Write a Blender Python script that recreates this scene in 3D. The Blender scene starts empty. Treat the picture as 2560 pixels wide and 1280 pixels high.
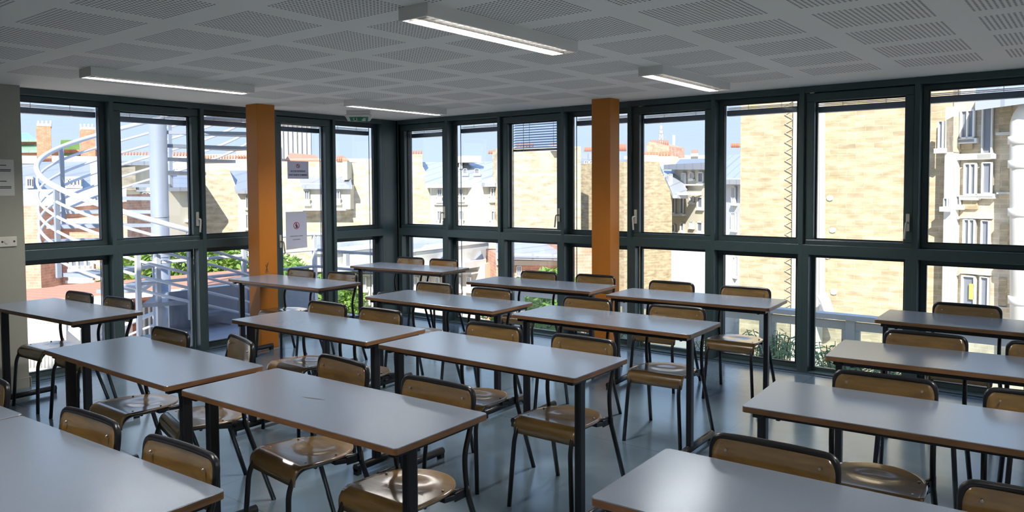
import bpy, bmesh, math, random
from mathutils import Vector, Matrix
random.seed(7)
PI = math.pi
S = bpy.context.scene
COL = S.collection

# ------------------------------------------------------------------ camera (room frame: x along the right window wall, -y along the left one)
CAM = Vector((7.1573, -6.7562, 1.6283))
F = Vector((-0.61692, 0.78584, -0.04341)).normalized()
Rr = Vector((0.78676, 0.61723, -0.00534)); Rr = (Rr - F * Rr.dot(F)).normalized()
U = Rr.cross(F).normalized()
FL, CX, CY = 1918.8, 1280.0, 551.73
cd = bpy.data.cameras.new('camera'); cam = bpy.data.objects.new('camera', cd); COL.objects.link(cam)
cd.sensor_width = 36; cd.lens = 36 * FL / 2560; cd.shift_y = -(640 - CY) / 2560
cd.clip_start = .05; cd.clip_end = 3000
m = Matrix((Rr, U, -F)).transposed().to_4x4(); m.translation = CAM; cam.matrix_world = m
S.camera = cam
def ray(px, py): return (px - CX) / FL * Rr - (py - CY) / FL * U + F
def hor(px, d):                      # ground point straight under the sight line of column px, d metres away
    v = ray(px, 470); v.z = 0; v.normalize(); p = CAM + v * d; return Vector((p.x, p.y, 0))
def hit(px, py, o, n):
    v = ray(px, py); return CAM + v * ((o - CAM).dot(n) / v.dot(n))

# ------------------------------------------------------------------ node materials
def nm(name):
    m = bpy.data.materials.new(name); m.use_nodes = True; nt = m.node_tree
    return m, nt, nt.nodes['Principled BSDF']
def N(nt, t, **k):
    n = nt.nodes.new(t)
    for a, b in k.items():
        if a.startswith('i_'): n.inputs[a[2:].replace('_', ' ')].default_value = b
        else: setattr(n, a, b)
    return n
def plain(name, col, rough=.6, metal=0, spec=.5, noise=0, nscale=20, coat=0, cior=1.5, crough=.15):
    m, nt, b = nm(name); b.inputs['Base Color'].default_value = (*col, 1)
    b.inputs['Roughness'].default_value = rough; b.inputs['Metallic'].default_value = metal
    b.inputs['Specular IOR Level'].default_value = spec
    if coat: b.inputs['Coat Weight'].default_value = coat; b.inputs['Coat Roughness'].default_value = crough; b.inputs['Coat IOR'].default_value = cior
    if noise:
        tc = N(nt, 'ShaderNodeTexCoord'); n = N(nt, 'ShaderNodeTexNoise'); n.inputs['Scale'].default_value = nscale; n.inputs['Detail'].default_value = 5
        r = N(nt, 'ShaderNodeMix', data_type='RGBA'); r.inputs['A'].default_value = (*[c * (1 - noise) for c in col], 1); r.inputs['B'].default_value = (*[min(1, c * (1 + noise)) for c in col], 1)
        nt.links.new(tc.outputs['Object'], n.inputs['Vector']); nt.links.new(n.outputs['Fac'], r.inputs['Factor']); nt.links.new(r.outputs['Result'], b.inputs['Base Color'])
    return m
def masonry(name, c1, c2, mortar, w, h, msize=.012, distort=.0, bump=.3, rough=.9, noisescale=3, streak=.9):
    m, nt, b = nm(name); b.inputs['Roughness'].default_value = rough; L = nt.links
    uv = N(nt, 'ShaderNodeUVMap')
    no = N(nt, 'ShaderNodeTexNoise'); no.inputs['Scale'].default_value = 4.5; no.inputs['Detail'].default_value = 4
    mp = N(nt, 'ShaderNodeVectorMath', operation='SCALE'); mp.inputs['Scale'].default_value = distort
    sub = N(nt, 'ShaderNodeVectorMath', operation='SUBTRACT'); sub.inputs[1].default_value = (.5, .5, .5)
    add = N(nt, 'ShaderNodeVectorMath', operation='ADD')
    L.new(uv.outputs[0], no.inputs['Vector']); L.new(no.outputs['Color'], sub.inputs[0]); L.new(sub.outputs[0], mp.inputs[0]); L.new(mp.outputs[0], add.inputs[0]); L.new(uv.outputs[0], add.inputs[1])
    br = N(nt, 'ShaderNodeTexBrick'); br.inputs['Scale'].default_value = 1; br.inputs['Brick Width'].default_value = w; br.inputs['Row Height'].default_value = h
    br.inputs['Mortar Size'].default_value = msize; br.inputs['Mortar Smooth'].default_value = .4; br.inputs['Color1'].default_value = (*c1, 1); br.inputs['Color2'].default_value = (*c2, 1); br.inputs['Mortar'].default_value = (*mortar, 1)
    L.new(add.outputs[0], br.inputs['Vector'])
    n2 = N(nt, 'ShaderNodeTexNoise'); n2.inputs['Scale'].default_value = noisescale; n2.inputs['Detail'].default_value = 7; m2 = N(nt, 'ShaderNodeMapping'); m2.inputs['Scale'].default_value = (1, 1 / streak, 1); L.new(uv.outputs[0], m2.inputs[0]); L.new(m2.outputs[0], n2.inputs['Vector'])
    rp = N(nt, 'ShaderNodeValToRGB'); rp.color_ramp.elements[0].position = .3; rp.color_ramp.elements[0].color = (.72, .69, .62, 1); rp.color_ramp.elements[1].position = .66; rp.color_ramp.elements[1].color = (1.18, 1.16, 1.12, 1)
    L.new(n2.outputs['Fac'], rp.inputs[0])
    mx = N(nt, 'ShaderNodeMix', data_type='RGBA', blend_type='MULTIPLY'); mx.inputs['Factor'].default_value = 1
    L.new(br.outputs['Color'], mx.inputs['A']); L.new(rp.outputs[0], mx.inputs['B']); L.new(mx.outputs['Result'], b.inputs['Base Color'])
    bp = N(nt, 'ShaderNodeBump'); bp.inputs['Strength'].default_value = bump; bp.inputs['Distance'].default_value = .03
    L.new(br.outputs['Fac'], bp.inputs['Height']); bp.invert = True; L.new(bp.outputs[0], b.inputs['Normal'])
    return m
def ribbed(name, col, period=.5, dark=.75, rough=.4, axis=0, metal=.3):
    m, nt, b = nm(name); L = nt.links; b.inputs['Roughness'].default_value = rough; b.inputs['Metallic'].default_value = metal
    uv = N(nt, 'ShaderNodeUVMap'); sp = N(nt, 'ShaderNodeSeparateXYZ'); L.new(uv.outputs[0], sp.inputs[0])
    md = N(nt, 'ShaderNodeMath', operation='MODULO'); md.inputs[1].default_value = period
    ab = N(nt, 'ShaderNodeMath', operation='ABSOLUTE'); L.new(sp.outputs[axis], ab.inputs[0]); L.new(ab.outputs[0], md.inputs[0])
    lt = N(nt, 'ShaderNodeMath', operation='LESS_THAN'); lt.inputs[1].default_value = period * .12; L.new(md.outputs[0], lt.inputs[0])
    mx = N(nt, 'ShaderNodeMix', data_type='RGBA'); mx.inputs['A'].default_value = (*col, 1); mx.inputs['B'].default_value = (*[c * dark for c in col], 1)
    L.new(lt.outputs[0], mx.inputs['Factor']); L.new(mx.outputs['Result'], b.inputs['Base Color'])
    return m
def woodm(name, c1, c2, rough=.35, coat=.3, sc=(3, 40, 40)):
    m, nt, b = nm(name); L = nt.links; b.inputs['Roughness'].default_value = rough; b.inputs['Coat Weight'].default_value = coat; b.inputs['Coat Roughness'].default_value = .13; b.inputs['Coat IOR'].default_value = 1.7
    tc = N(nt, 'ShaderNodeTexCoord'); mp = N(nt, 'ShaderNodeMapping'); mp.inputs['Scale'].default_value = sc; n = N(nt, 'ShaderNodeTexNoise'); n.inputs['Scale'].default_value = 1.5; n.inputs['Detail'].default_value = 6; n.inputs['Distortion'].default_value = .6
    oi = N(nt, 'ShaderNodeObjectInfo'); ad = N(nt, 'ShaderNodeVectorMath', operation='ADD')
    L.new(tc.outputs['Object'], ad.inputs[0]); L.new(oi.outputs['Random'], ad.inputs[1]); L.new(ad.outputs[0], mp.inputs[0]); L.new(mp.outputs[0], n.inputs['Vector'])
    rp = N(nt, 'ShaderNodeValToRGB'); rp.color_ramp.elements[0].position = .3; rp.color_ramp.elements[0].color = (*c1, 1); rp.color_ramp.elements[1].position = .72; rp.color_ramp.elements[1].color = (*c2, 1)
    L.new(n.outputs['Fac'], rp.inputs[0]); L.new(rp.outputs[0], b.inputs['Base Color'])
    return m
def glassm(name, tint, refl=.06):
    m, nt, b = nm(name); nt.nodes.remove(b); L = nt.links; out = nt.nodes['Material Output']
    tr = N(nt, 'ShaderNodeBsdfTransparent'); tr.inputs[0].default_value = (*tint, 1)
    gl = N(nt, 'ShaderNodeBsdfGlossy'); gl.inputs['Roughness'].default_value = .0
    lw = N(nt, 'ShaderNodeLayerWeight'); pw = N(nt, 'ShaderNodeMath', operation='POWER'); pw.inputs[1].default_value = 5; L.new(lw.outputs['Facing'], pw.inputs[0])
    fr = N(nt, 'ShaderNodeMath', operation='MULTIPLY_ADD'); fr.inputs[1].default_value = .9; fr.inputs[2].default_value = .035; L.new(pw.outputs[0], fr.inputs[0])
    mx = N(nt, 'ShaderNodeMixShader'); L.new(fr.outputs[0], mx.inputs[0]); L.new(tr.outputs[0], mx.inputs[1]); L.new(gl.outputs[0], mx.inputs[2]); L.new(mx.outputs[0], out.inputs[0])
    return m
def leafm(name, c1, c2):
    m, nt, b = nm(name); L = nt.links; b.inputs['Roughness'].default_value = .6
    g = N(nt, 'ShaderNodeTexNoise'); g.inputs['Scale'].default_value = 3; tc = N(nt, 'ShaderNodeTexCoord'); L.new(tc.outputs['Object'], g.inputs['Vector'])
    mx = N(nt, 'ShaderNodeMix', data_type='RGBA'); mx.inputs['A'].default_value = (*c1, 1); mx.inputs['B'].default_value = (*c2, 1)
    L.new(g.outputs['Fac'], mx.inputs['Factor']); L.new(mx.outputs['Result'], b.inputs['Base Color'])
    tl = N(nt, 'ShaderNodeBsdfTranslucent'); L.new(mx.outputs['Result'], tl.inputs[0]); ms = N(nt, 'ShaderNodeMixShader'); ms.inputs[0].default_value = .35
    L.new(b.outputs[0], ms.inputs[1]); L.new(tl.outputs[0], ms.inputs[2]); L.new(ms.outputs[0], nt.nodes['Material Output'].inputs[0])
    return m

def ceilm():
    m, nt, b = nm('perforated_ceiling'); L = nt.links; b.inputs['Roughness'].default_value = .85
    tc = N(nt, 'ShaderNodeTexCoord'); sp = N(nt, 'ShaderNodeSeparateXYZ'); L.new(tc.outputs['Object'], sp.inputs[0])
    def M(op, a, v=None):
        n = N(nt, 'ShaderNodeMath', operation=op)
        if isinstance(a, (int, float)): n.inputs[0].default_value = a
        else: L.new(a, n.inputs[0])
        if v is not None:
            if isinstance(v, (int, float)): n.inputs[1].default_value = v
            else: L.new(v, n.inputs[1])
        return n.outputs[0]
    ax = []
    for o, start, pitch, width, hp, lo, hi in ((sp.outputs[0], .83, .6395, .494, .0247, .8, 14), (sp.outputs[1], -12.02 - .45 + .005, .6035, .45, .0225, -13, -.62)):
        t = M('MODULO', M('SUBTRACT', o, start), pitch); inside = M('LESS_THAN', t, width)
        inside = M('MULTIPLY', inside, M('MULTIPLY', M('GREATER_THAN', o, lo), M('LESS_THAN', o, hi)))
        h = M('SUBTRACT', M('MODULO', t, hp), hp / 2); ax.append((inside, h))
    r2 = M('ADD', M('POWER', M('ABSOLUTE', ax[0][1]), 2.0), M('POWER', M('ABSOLUTE', ax[1][1]), 2.0))
    hole = M('LESS_THAN', r2, .0066 ** 2)
    f = M('MULTIPLY', hole, M('MULTIPLY', ax[0][0], ax[1][0]))
    ns = N(nt, 'ShaderNodeTexNoise'); ns.inputs['Scale'].default_value = 1.2; L.new(tc.outputs['Object'], ns.inputs['Vector'])
    mb = N(nt, 'ShaderNodeMix', data_type='RGBA'); mb.inputs['A'].default_value = (.82, .77, .69, 1); mb.inputs['B'].default_value = (.88, .83, .75, 1); L.new(ns.outputs['Fac'], mb.inputs['Factor'])
    mx = N(nt, 'ShaderNodeMix', data_type='RGBA'); L.new(mb.outputs['Result'], mx.inputs['A']); mx.inputs['B'].default_value = (.10, .095, .085, 1)
    L.new(f, mx.inputs['Factor']); L.new(mx.outputs['Result'], b.inputs['Base Color'])
    return m
def floorm():
    m, nt, b = nm('vinyl_floor'); L = nt.links
    tc = N(nt, 'ShaderNodeTexCoord'); n = N(nt, 'ShaderNodeTexNoise'); n.inputs['Scale'].default_value = 1.6; n.inputs['Detail'].default_value = 7; n.inputs['Distortion'].default_value = .8
    L.new(tc.outputs['Object'], n.inputs['Vector'])
    rp = N(nt, 'ShaderNodeValToRGB'); rp.color_ramp.elements[0].position = .3; rp.color_ramp.elements[0].color = (.09, .13, .165, 1); rp.color_ramp.elements[1].position = .75; rp.color_ramp.elements[1].color = (.145, .195, .24, 1)
    L.new(n.outputs['Fac'], rp.inputs[0])
    # welded seams every 2 m across, 1.83 m along
    sp = N(nt, 'ShaderNodeSeparateXYZ'); L.new(tc.outputs['Object'], sp.inputs[0])
    seams = None
    for i, (p, o) in enumerate(((1.83, 20.46), (2.0, 22.55))):
        a = N(nt, 'ShaderNodeMath', operation='ADD'); a.inputs[1].default_value = o; L.new(sp.outputs[i], a.inputs[0])
        q = N(nt, 'ShaderNodeMath', operation='MODULO'); q.inputs[1].default_value = p; L.new(a.outputs[0], q.inputs[0])
        t = N(nt, 'ShaderNodeMath', operation='LESS_THAN'); t.inputs[1].default_value = .008; L.new(q.outputs[0], t.inputs[0])
        if seams is None: seams = t
        else:
            x = N(nt, 'ShaderNodeMath', operation='MAXIMUM'); L.new(seams.outputs[0], x.inputs[0]); L.new(t.outputs[0], x.inputs[1]); seams = x
    mx = N(nt, 'ShaderNodeMix', data_type='RGBA'); L.new(rp.outputs[0], mx.inputs['A']); mx.inputs['B'].default_value = (.09, .11, .13, 1); L.new(seams.outputs[0], mx.inputs['Factor'])
    L.new(mx.outputs['Result'], b.inputs['Base Color'])
    rr = N(nt, 'ShaderNodeMapRange'); rr.inputs['To Min'].default_value = .12; rr.inputs['To Max'].default_value = .24; L.new(n.outputs['Fac'], rr.inputs['Value']); L.new(rr.outputs[0], b.inputs['Roughness'])
    bp = N(nt, 'ShaderNodeBump'); bp.inputs['Strength'].default_value = .08; bp.inputs['Distance'].default_value = .02; L.new(n.outputs['Fac'], bp.inputs['Height']); L.new(bp.outputs[0], b.inputs['Normal'])
    b.inputs['Specular IOR Level'].default_value = .5; b.inputs['IOR'].default_value = 1.9; b.inputs['Specular Tint'].default_value = (.55, .78, 1, 1)
    return m
M = dict(
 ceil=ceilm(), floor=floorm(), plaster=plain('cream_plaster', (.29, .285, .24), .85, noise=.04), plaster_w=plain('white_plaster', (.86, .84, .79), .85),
 frame=plain('petrol_grey_aluminium', (.042, .068, .072), .33, spec=.5, noise=.05), gasket=plain('black_gasket', (.01, .01, .012), .5),
 track=plain('sill_track_aluminium', (.12, .17, .24), .25, metal=.5),
 orange=plain('orange_paint', (.44, .145, .005), .55, noise=.06, nscale=60), glass=glassm('window_glass', (.985, .99, .995)),
 lam=plain('grey_laminate', (.165, .195, .245), .22, spec=.5, noise=.07, nscale=260), edge=woodm('beech_edge', (.14, .065, .026), (.25, .125, .052), .45, .1, (4, 4, 30)),
 under=plain('dark_underside', (.06, .045, .035), .7), black=plain('black_enamelled_steel', (.008, .008, .01), .32, spec=.5, noise=.1), rubber=plain('black_rubber', (.012, .012, .012), .7),
 ply=woodm('varnished_plywood', (.16, .09, .025), (.25, .15, .045), .3, 1.0, (5, 30, 30)), chrome=plain('chrome', (.5, .47, .4), .35, metal=1),
 white=plain('white_enamel', (.72, .71, .67), .5), louvre=plain('mirror_louvre', (.4, .4, .4), .25, metal=1), paper=leafm('white_paper', (.72, .72, .8), (.76, .76, .84)),
 paper2=plain('aged_paper', (.5, .5, .47), .8), plastic=plain('cream_plastic', (.55, .53, .46), .45), ink=plain('dark_ink', (.04, .04, .05), .8), redink=plain('red_ink', (.55, .06, .07), .7),
 green=plain('sign_green', (.01, .22, .06), .4), blind=plain('blind_blue_grey', (.13, .17, .25), .4, metal=.3), slat=plain('blind_slat', (.3, .36, .48), .35, metal=.4),
 stone=masonry('rubble_stone', (.5, .42, .285), (.42, .345, .23), (.55, .475, .345), .3, .1, .008, .07, .35, .9, 3.2, .35), stone2=masonry('pale_rubble_stone', (.56, .5, .385), (.49, .43, .315), (.58, .52, .41), .4, .16, .012, .07, .25, .9, 2.2, .35),
 brick=masonry('red_brick', (.66, .36, .26), (.6, .31, .22), (.66, .45, .36), .24, .075, .01, 0, .3), redchim=masonry('orange_brick', (.66, .3, .18), (.6, .26, .15), (.64, .38, .27), .24, .075, .01, 0, .3),
 bbrick=masonry('cream_brick', (.66, .57, .44), (.6, .51, .39), (.7, .63, .52), .24, .08, .01, 0, .2), cream=plain('cream_render', (.62, .575, .46), .9, noise=.06, nscale=1.2), cream2=plain('pale_grey_render', (.66, .66, .64), .9, noise=.05, nscale=1),
 white_r=plain('white_render', (.66, .65, .6), .85, noise=.04, nscale=1), zinc=ribbed('zinc_roof', (.5, .53, .58)), zincd=ribbed('slate_zinc_roof', (.36, .385, .44), .6, .85), tile=ribbed('orange_tiles', (.62, .28, .17), .22, .7, .8, 1, 0), copper=ribbed('green_copper', (.35, .6, .45), .7, .8),
 win=plain('dark_window_glass', (.22, .24, .28), .15), winw=plain('white_window_frame', (.75, .75, .72), .6), red=plain('terracotta', (.6, .2, .12), .8), stairs=plain('galvanised_steel', (.36, .4, .47), .45, metal=.35, noise=.1, nscale=4),
 rail=plain('white_painted_tube', (.62, .65, .7), .4), leaf=leafm('tree_leaves', (.12, .26, .04), (.3, .45, .08)), leaf2=leafm('bamboo_leaves', (.2, .33, .14), (.4, .5, .28)), bark=plain('bark', (.12, .08, .05), .9), terr=plain('terrace_slab', (.6, .6, .58), .8, noise=.1, nscale=2),
 pglass=glassm('balustrade_glass', (.82, .88, .88)), tower=ribbed('tower_facade', (.42, .39, .4), 6, 1.6, .5, 0, 0), iron=plain('hazed_brown_iron', (.48, .4, .4), .7), ground=plain('city_ground', (.6, .57, .52), .9, noise=.3, nscale=.05), tubes=plain('lamp_tube_white', (.9, .9, .88), .4), yellow=plain('yellow_curtain', (.65, .5, .12), .8))  # iron and tower colours are paled to imitate distance haze

bs_ = M['lam'].node_tree.nodes['Principled BSDF']; bs_.inputs['IOR'].default_value = 2.0; bs_.inputs['Specular Tint'].default_value = (.6, .8, 1, 1)

# ------------------------------------------------------------------ mesh helpers
def box(bm, x0, x1, y0, y1, z0, z1, mat=0):
    v = [bm.verts.new((x, y, z)) for z in (z0, z1) for y in (y0, y1) for x in (x0, x1)]
    for f in ((0, 2, 3, 1), (4, 5, 7, 6), (0, 1, 5, 4), (2, 6, 7, 3), (0, 4, 6, 2), (1, 3, 7, 5)):
        bm.faces.new([v[i] for i in f]).material_index = mat
def obox(bm, o, a, b, c, mat=0):        # box from corner o with edge vectors a, b, c
    v = [bm.verts.new(o + i * a + j * b + k * c) for k in (0, 1) for j in (0, 1) for i in (0, 1)]
    for f in ((0, 2, 3, 1), (4, 5, 7, 6), (0, 1, 5, 4), (2, 6, 7, 3), (0, 4, 6, 2), (1, 3, 7, 5)):
        bm.faces.new([v[i] for i in f]).material_index = mat
def prism(bm, pts, off, mat=0):
    a = [bm.verts.new(p) for p in pts]; b = [bm.verts.new(Vector(p) + off) for p in pts]; n = len(pts)
    bm.faces.new(a).material_index = mat; bm.faces.new(b[::-1]).material_index = mat
    for i in range(n): bm.faces.new((a[i], b[i], b[(i + 1) % n], a[(i + 1) % n])).material_index = mat
def tube(bm, pts, r, n=10, mat=0, closed=False):
    pts = [Vector(p) for p in pts]; k = len(pts); rings = []; nrm = None
    for i, p in enumerate(pts):
        a = pts[i - 1] if (i or closed) else p; b = pts[(i + 1) % k] if (i < k - 1 or closed) else p
        t = (b - a).normalized()
        if nrm is None: nrm = t.orthogonal().normalized()
        nrm = (nrm - t * nrm.dot(t)).normalized(); bi = t.cross(nrm)
        rings.append([bm.verts.new(p + r * (math.cos(2 * PI * j / n) * nrm + math.sin(2 * PI * j / n) * bi)) for j in range(n)])
    for i in range(k if closed else k - 1):
        A, B = rings[i], rings[(i + 1) % k]
        for j in range(n):
            f = bm.faces.new((A[j], A[(j + 1) % n], B[(j + 1) % n], B[j])); f.smooth = True; f.material_index = mat
    if not closed: bm.faces.new(rings[0][::-1]); bm.faces.new(rings[-1])
def fillet(pts, rad, seg=6):
    pts = [Vector(p) for p in pts]; out = [pts[0]]
    for i in range(1, len(pts) - 1):
        a, p, b = pts[i - 1], pts[i], pts[i + 1]; r = rad[i - 1] if isinstance(rad, (list, tuple)) else rad
        r = min(r, (a - p).length * .49, (b - p).length * .49); s = p + (a - p).normalized() * r; e = p + (b - p).normalized() * r
        for k in range(seg + 1):
            t = k / seg; out.append((1 - t) ** 2 * s + 2 * t * (1 - t) * p + t * t * e)
    out.append(pts[-1]); return out
def cyl(bm, p, r, h, n=16, axis='z', mat=0):
    d = {'x': Vector((h, 0, 0)), 'y': Vector((0, h, 0)), 'z': Vector((0, 0, h))}[axis]; tube(bm, [Vector(p), Vector(p) + d], r, n, mat)
def obj(name, bm, mats, parent=None, loc=None, bevel=0, smooth=False):
    bmesh.ops.recalc_face_normals(bm, faces=bm.faces[:])
    uvl = bm.loops.layers.uv.new('UVMap')
    for f in bm.faces:
        n = f.normal; 
        if abs(n.z) > .75: t1, t2 = Vector((1, 0, 0)), Vector((0, 1, 0))
        else: t1 = Vector((-n.y, n.x, 0)).normalized(); t2 = n.cross(t1) ; t2 = t2 if t2.z > 0 else -t2
        for l in f.loops: l[uvl].uv = (l.vert.co.dot(t1), l.vert.co.dot(t2))
    me = bpy.data.meshes.new(name); bm.to_mesh(me); bm.free()
    for mt in (mats if isinstance(mats, (list, tuple)) else [mats]): me.materials.append(M[mt])
    if smooth:
        for p in me.polygons: p.use_smooth = True
    o = bpy.data.objects.new(name, me); COL.objects.link(o)
    if loc is not None: o.location = loc
    if parent: o.parent = parent
    if bevel:
        md = o.modifiers.new('bevel', 'BEVEL'); md.width = bevel; md.segments = 2; md.limit_method = 'ANGLE'
    return o
def tag(o, label, cat, group=None, kind=None):
    if label: o['label'] = label
    if cat: o['category'] = cat
    if group: o['group'] = group
    if kind: o['kind'] = kind
    return o
def thing(name, label, cat, loc=(0, 0, 0), rz=0, group=None, kind=None):
    o = bpy.data.objects.new(name, None); COL.objects.link(o); o.location = loc; o.rotation_euler = (0, 0, rz); o.empty_display_size = .1
    return tag(o, label, cat, group, kind)
def copy_tree(o, parent=None):
    c = o.copy(); COL.objects.link(c); c.parent = parent
    for ch in [k for k in bpy.data.objects if k.parent == o]: copy_tree(ch, c)
    return c
def struct(name, bm, mats, parent=None, label=None, **k):
    o = obj(name, bm, mats, parent, **k)
    if not parent: tag(o, label, None, None, 'structure')
    return o
B = bmesh.new

# ------------------------------------------------------------------ room shell
CE = 2.478; XR = 9.3; YF = -9.2
b = B(); box(b, -.25, XR, YF, .25, -.25, 0); struct('floor', b, 'floor', label='blue grey glossy vinyl floor')
b = B(); box(b, -.3, XR, YF, .3, CE, CE + .25); struct('ceiling', b, 'ceil', label='white ceiling of square perforated acoustic panels')
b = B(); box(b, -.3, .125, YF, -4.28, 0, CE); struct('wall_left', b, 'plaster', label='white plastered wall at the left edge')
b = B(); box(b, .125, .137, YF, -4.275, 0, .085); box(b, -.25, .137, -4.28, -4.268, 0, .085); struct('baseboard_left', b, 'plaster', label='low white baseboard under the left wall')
b = B(); box(b, XR, XR + .2, YF, .25, 0, CE); struct('wall_right', b, 'plaster_w', label='wall closing the room on the right, outside the photo')
b = B(); box(b, -.3, XR + .2, YF - .2, YF, 0, CE); struct('wall_front', b, 'plaster_w', label='wall behind the camera, outside the photo')

# facade: world mapping for a run along the wall: s = distance along it, d = depth outwards
def W_R(s, d): return (s, d)                    # right window wall: y = depth outwards
def W_L(s, d): return (-d, s)                   # left window wall: x = -depth
def fb(bm, W, s0, s1, d0, d1, z0, z1, mat=0):
    (xa, ya), (xb, yb) = W(s0, d0), W(s1, d1)
    box(bm, min(xa, xb), max(xa, xb), min(ya, yb), max(ya, yb), z0, z1, mat)
TR0, TR1 = 1.035, 1.122
R_MUL = [(.0, .03), (.835, .875), (1.645, 1.685), (2.515, 2.555), (3.32, 3.36), (4.20, 4.24), (5.005, 5.045), (5.90, 5.94), (6.70, 6.74), (7.59, 7.63), (8.40, 8.44)]
L_MUL = [(-4.36, -4.32), (-3.52, -3.48), (-2.64, -2.60), (-1.80, -1.76), (-1.0, -.96), (-.24, -.20)]
def facade(W, muls, kinds, name, end0, end1, lab):
    b = B()
    for a, c in muls: fb(b, W, a, c, 0, .16, 0, CE)
    s0, s1 = muls[0][0], muls[-1][1]
    fb(b, W, s0 + .002, s1 - .002, .002, .158, 2.424, CE - .001); fb(b, W, s0 + .002, s1 - .002, .002, .158, .0, .018)
    for (a, k) in zip(range(len(muls) - 1), kinds):
        p, q = muls[a][1], muls[a + 1][0]
        if k != 'door': fb(b, W, p - .01, q + .01, .001, .157, TR0, TR1)
        if k == 'sash':
            fb(b, W, p - .01, p + .05, .0015, .1, .01, TR0 + .01); fb(b, W, q - .05, q + .01, .0015, .1, .01, TR0 + .01)
    return tag(obj(name, b, 'frame', bevel=.003), lab, None, None, 'structure')
R_K = ['sash', 'fixed'] * 5
L_K = ['fixed', 'sash', 'fixed', 'door', 'fixed']
facade(W_R, R_MUL, R_K, 'trim_1', 0, 0, 'dark petrol aluminium mullions, transom and header of the right glazed wall')
facade(W_L, L_MUL, L_K, 'trim_2', 0, 0, 'dark petrol aluminium mullions, transom and header of the left glazed wall')
b = B(); box(b, -.24, .0, -.21, .24, 0, CE); box(b, -.02, .03, 0.0, .24, 0, CE); struct('trim_3', b, 'frame', label='dark corner post where the two glazed walls meet', bevel=.01)
# floor track strips in front of the glazing
b = B(); box(b, .0, 8.4, -.045, -.005, 0, .006); struct('trim_4', b, 'track', label='metal floor strip along the right glazing')
b = B(); box(b, .005, .045, -4.27, -.05, 0, .006); struct('trim_5', b, 'track', label='metal floor strip along the left glazing')

def ring(bm, W, s0, s1, z0, z1, w, d0, d1, mat=0):
    fb(bm, W, s0, s1, d0, d1, z0, z0 + w, mat); fb(bm, W, s0, s1, d0, d1, z1 - w, z1, mat)
    fb(bm, W, s0, s0 + w, d0, d1, z0 + w, z1 - w, mat); fb(bm, W, s1 - w, s1, d0, d1, z0 + w, z1 - w, mat)
def handle(W, s, z, parent, sgn, nm_='handle'):
    b = B(); fb(b, W, s - .014, s + .014, .02, .033, z - .07, z + .07)
    p = [Vector((*W(s, .02), z)), Vector((*W(s, -.035), z)), Vector((*W(s + sgn * .012, -.04), z - .13))]
    tube(b, fillet(p, .02), .009, 8); obj(nm_, b, 'plastic', parent, bevel=.002)
def pane(W, s0, s1, d, z0, z1, parent, nm_='pane'):
    b = B(); fb(b, W, s0, s1, d, d + .006, z0, z1); return obj(nm_, b, 'glass', parent)
wn = 0
BLINDS = []
def bay(W, p, q, kind, num, hs, lab):
    t = thing('window_%d' % num, lab, None, kind='structure')
    if kind == 'sash':
        b = B(); ring(b, W, p + .004, q - .004, TR1 - .03, 2.42, .072, .035, .10); obj('sash', b, 'frame', t, bevel=.006)
        b = B(); ring(b, W, p + .074, q - .074, TR1 + .04, 2.35, .012, .09, .12); obj('gasket', b, 'gasket', t)
        pane(W, p + .085, q - .085, .12, TR1 + .05, 2.34, t); z = 1.33
        handle(W, (q - .04 if hs > 0 else p + .04), z, t, -hs)
        b = B(); ring(b, W, p + .05, q - .05, .018, TR0, .03, .1, .13); obj('lower_frame', b, 'frame', t)
        pane(W, p + .07, q - .07, .12, .04, TR0 - .02, t, 'lower_pane')
    elif kind == 'fixed':
        b = B(); ring(b, W, p, q, TR1, 2.424, .045, .1, .13); obj('window_frame', b, 'frame', t, bevel=.003)
        b = B(); ring(b, W, p, q, .018, TR0, .042, .1, .13); obj('lower_frame', b, 'frame', t, bevel=.003)
        b = B(); ring(b, W, p + .043, q - .043, TR1 + .043, 2.38, .008, .098, .132); ring(b, W, p + .04, q - .04, .058, TR0 - .04, .008, .098, .132); obj('gasket', b, 'gasket', t)
        pane(W, p + .045, q - .045, .115, TR1 + .045, 2.38, t); pane(W, p + .04, q - .04, .115, .06, TR0 - .042, t, 'lower_pane')
    z0 = 2.285 if kind != 'sash' else 2.265
    BLINDS.append((W, p, q, z0))
    return t
LABR = ['first opening window right of the corner post', 'fixed window between the corner and the lowered blind', 'opening window with the partly lowered blind', 'fixed window behind the right orange column', 'opening window just right of the right orange column', 'fixed window with the stone gable edge in view', 'opening window filled by the stone wall', 'fixed window at the right edge of the photo', 'opening window just outside the photo', 'fixed window outside the photo']
for i in range(10):
    bay(W_R, R_MUL[i][1], R_MUL[i + 1][0], R_K[i], i + 1, {0: 1, 2: 1, 4: -1, 6: 1}.get(i, 1), LABR[i])
LABL = ['fixed window nearest the white wall with the staircase rail outside', 'opening window in front of the round stair column', 'fixed window left of the left orange column', None, 'fixed window between the glazed door and the corner post']
for i in range(5):
    if L_K[i] == 'door':
        t = thing('door_1', 'full height glazed emergency door with two paper notices', None, kind='structure'); p, q = L_MUL[i][1], L_MUL[i + 1][0]
        b = B(); ring(b, W_L, p + .004, q - .004, .02, 2.42, .075, .03, .1); obj('door_leaf', b, 'frame', t, bevel=.006)
        b = B(); ring(b, W_L, p + .076, q - .076, .09, 2.35, .01, .09, .12); obj('gasket', b, 'gasket', t)
        pane(W_L, p + .085, q - .085, .11, .1, 2.34, t); handle(W_L, p + .04, 1.05, t, 1); BLINDS.append((W_L, p, q, 2.275))
    else: bay(W_L, L_MUL[i][1], L_MUL[i + 1][0], L_K[i], 11 + i, 1, LABL[i])
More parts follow.
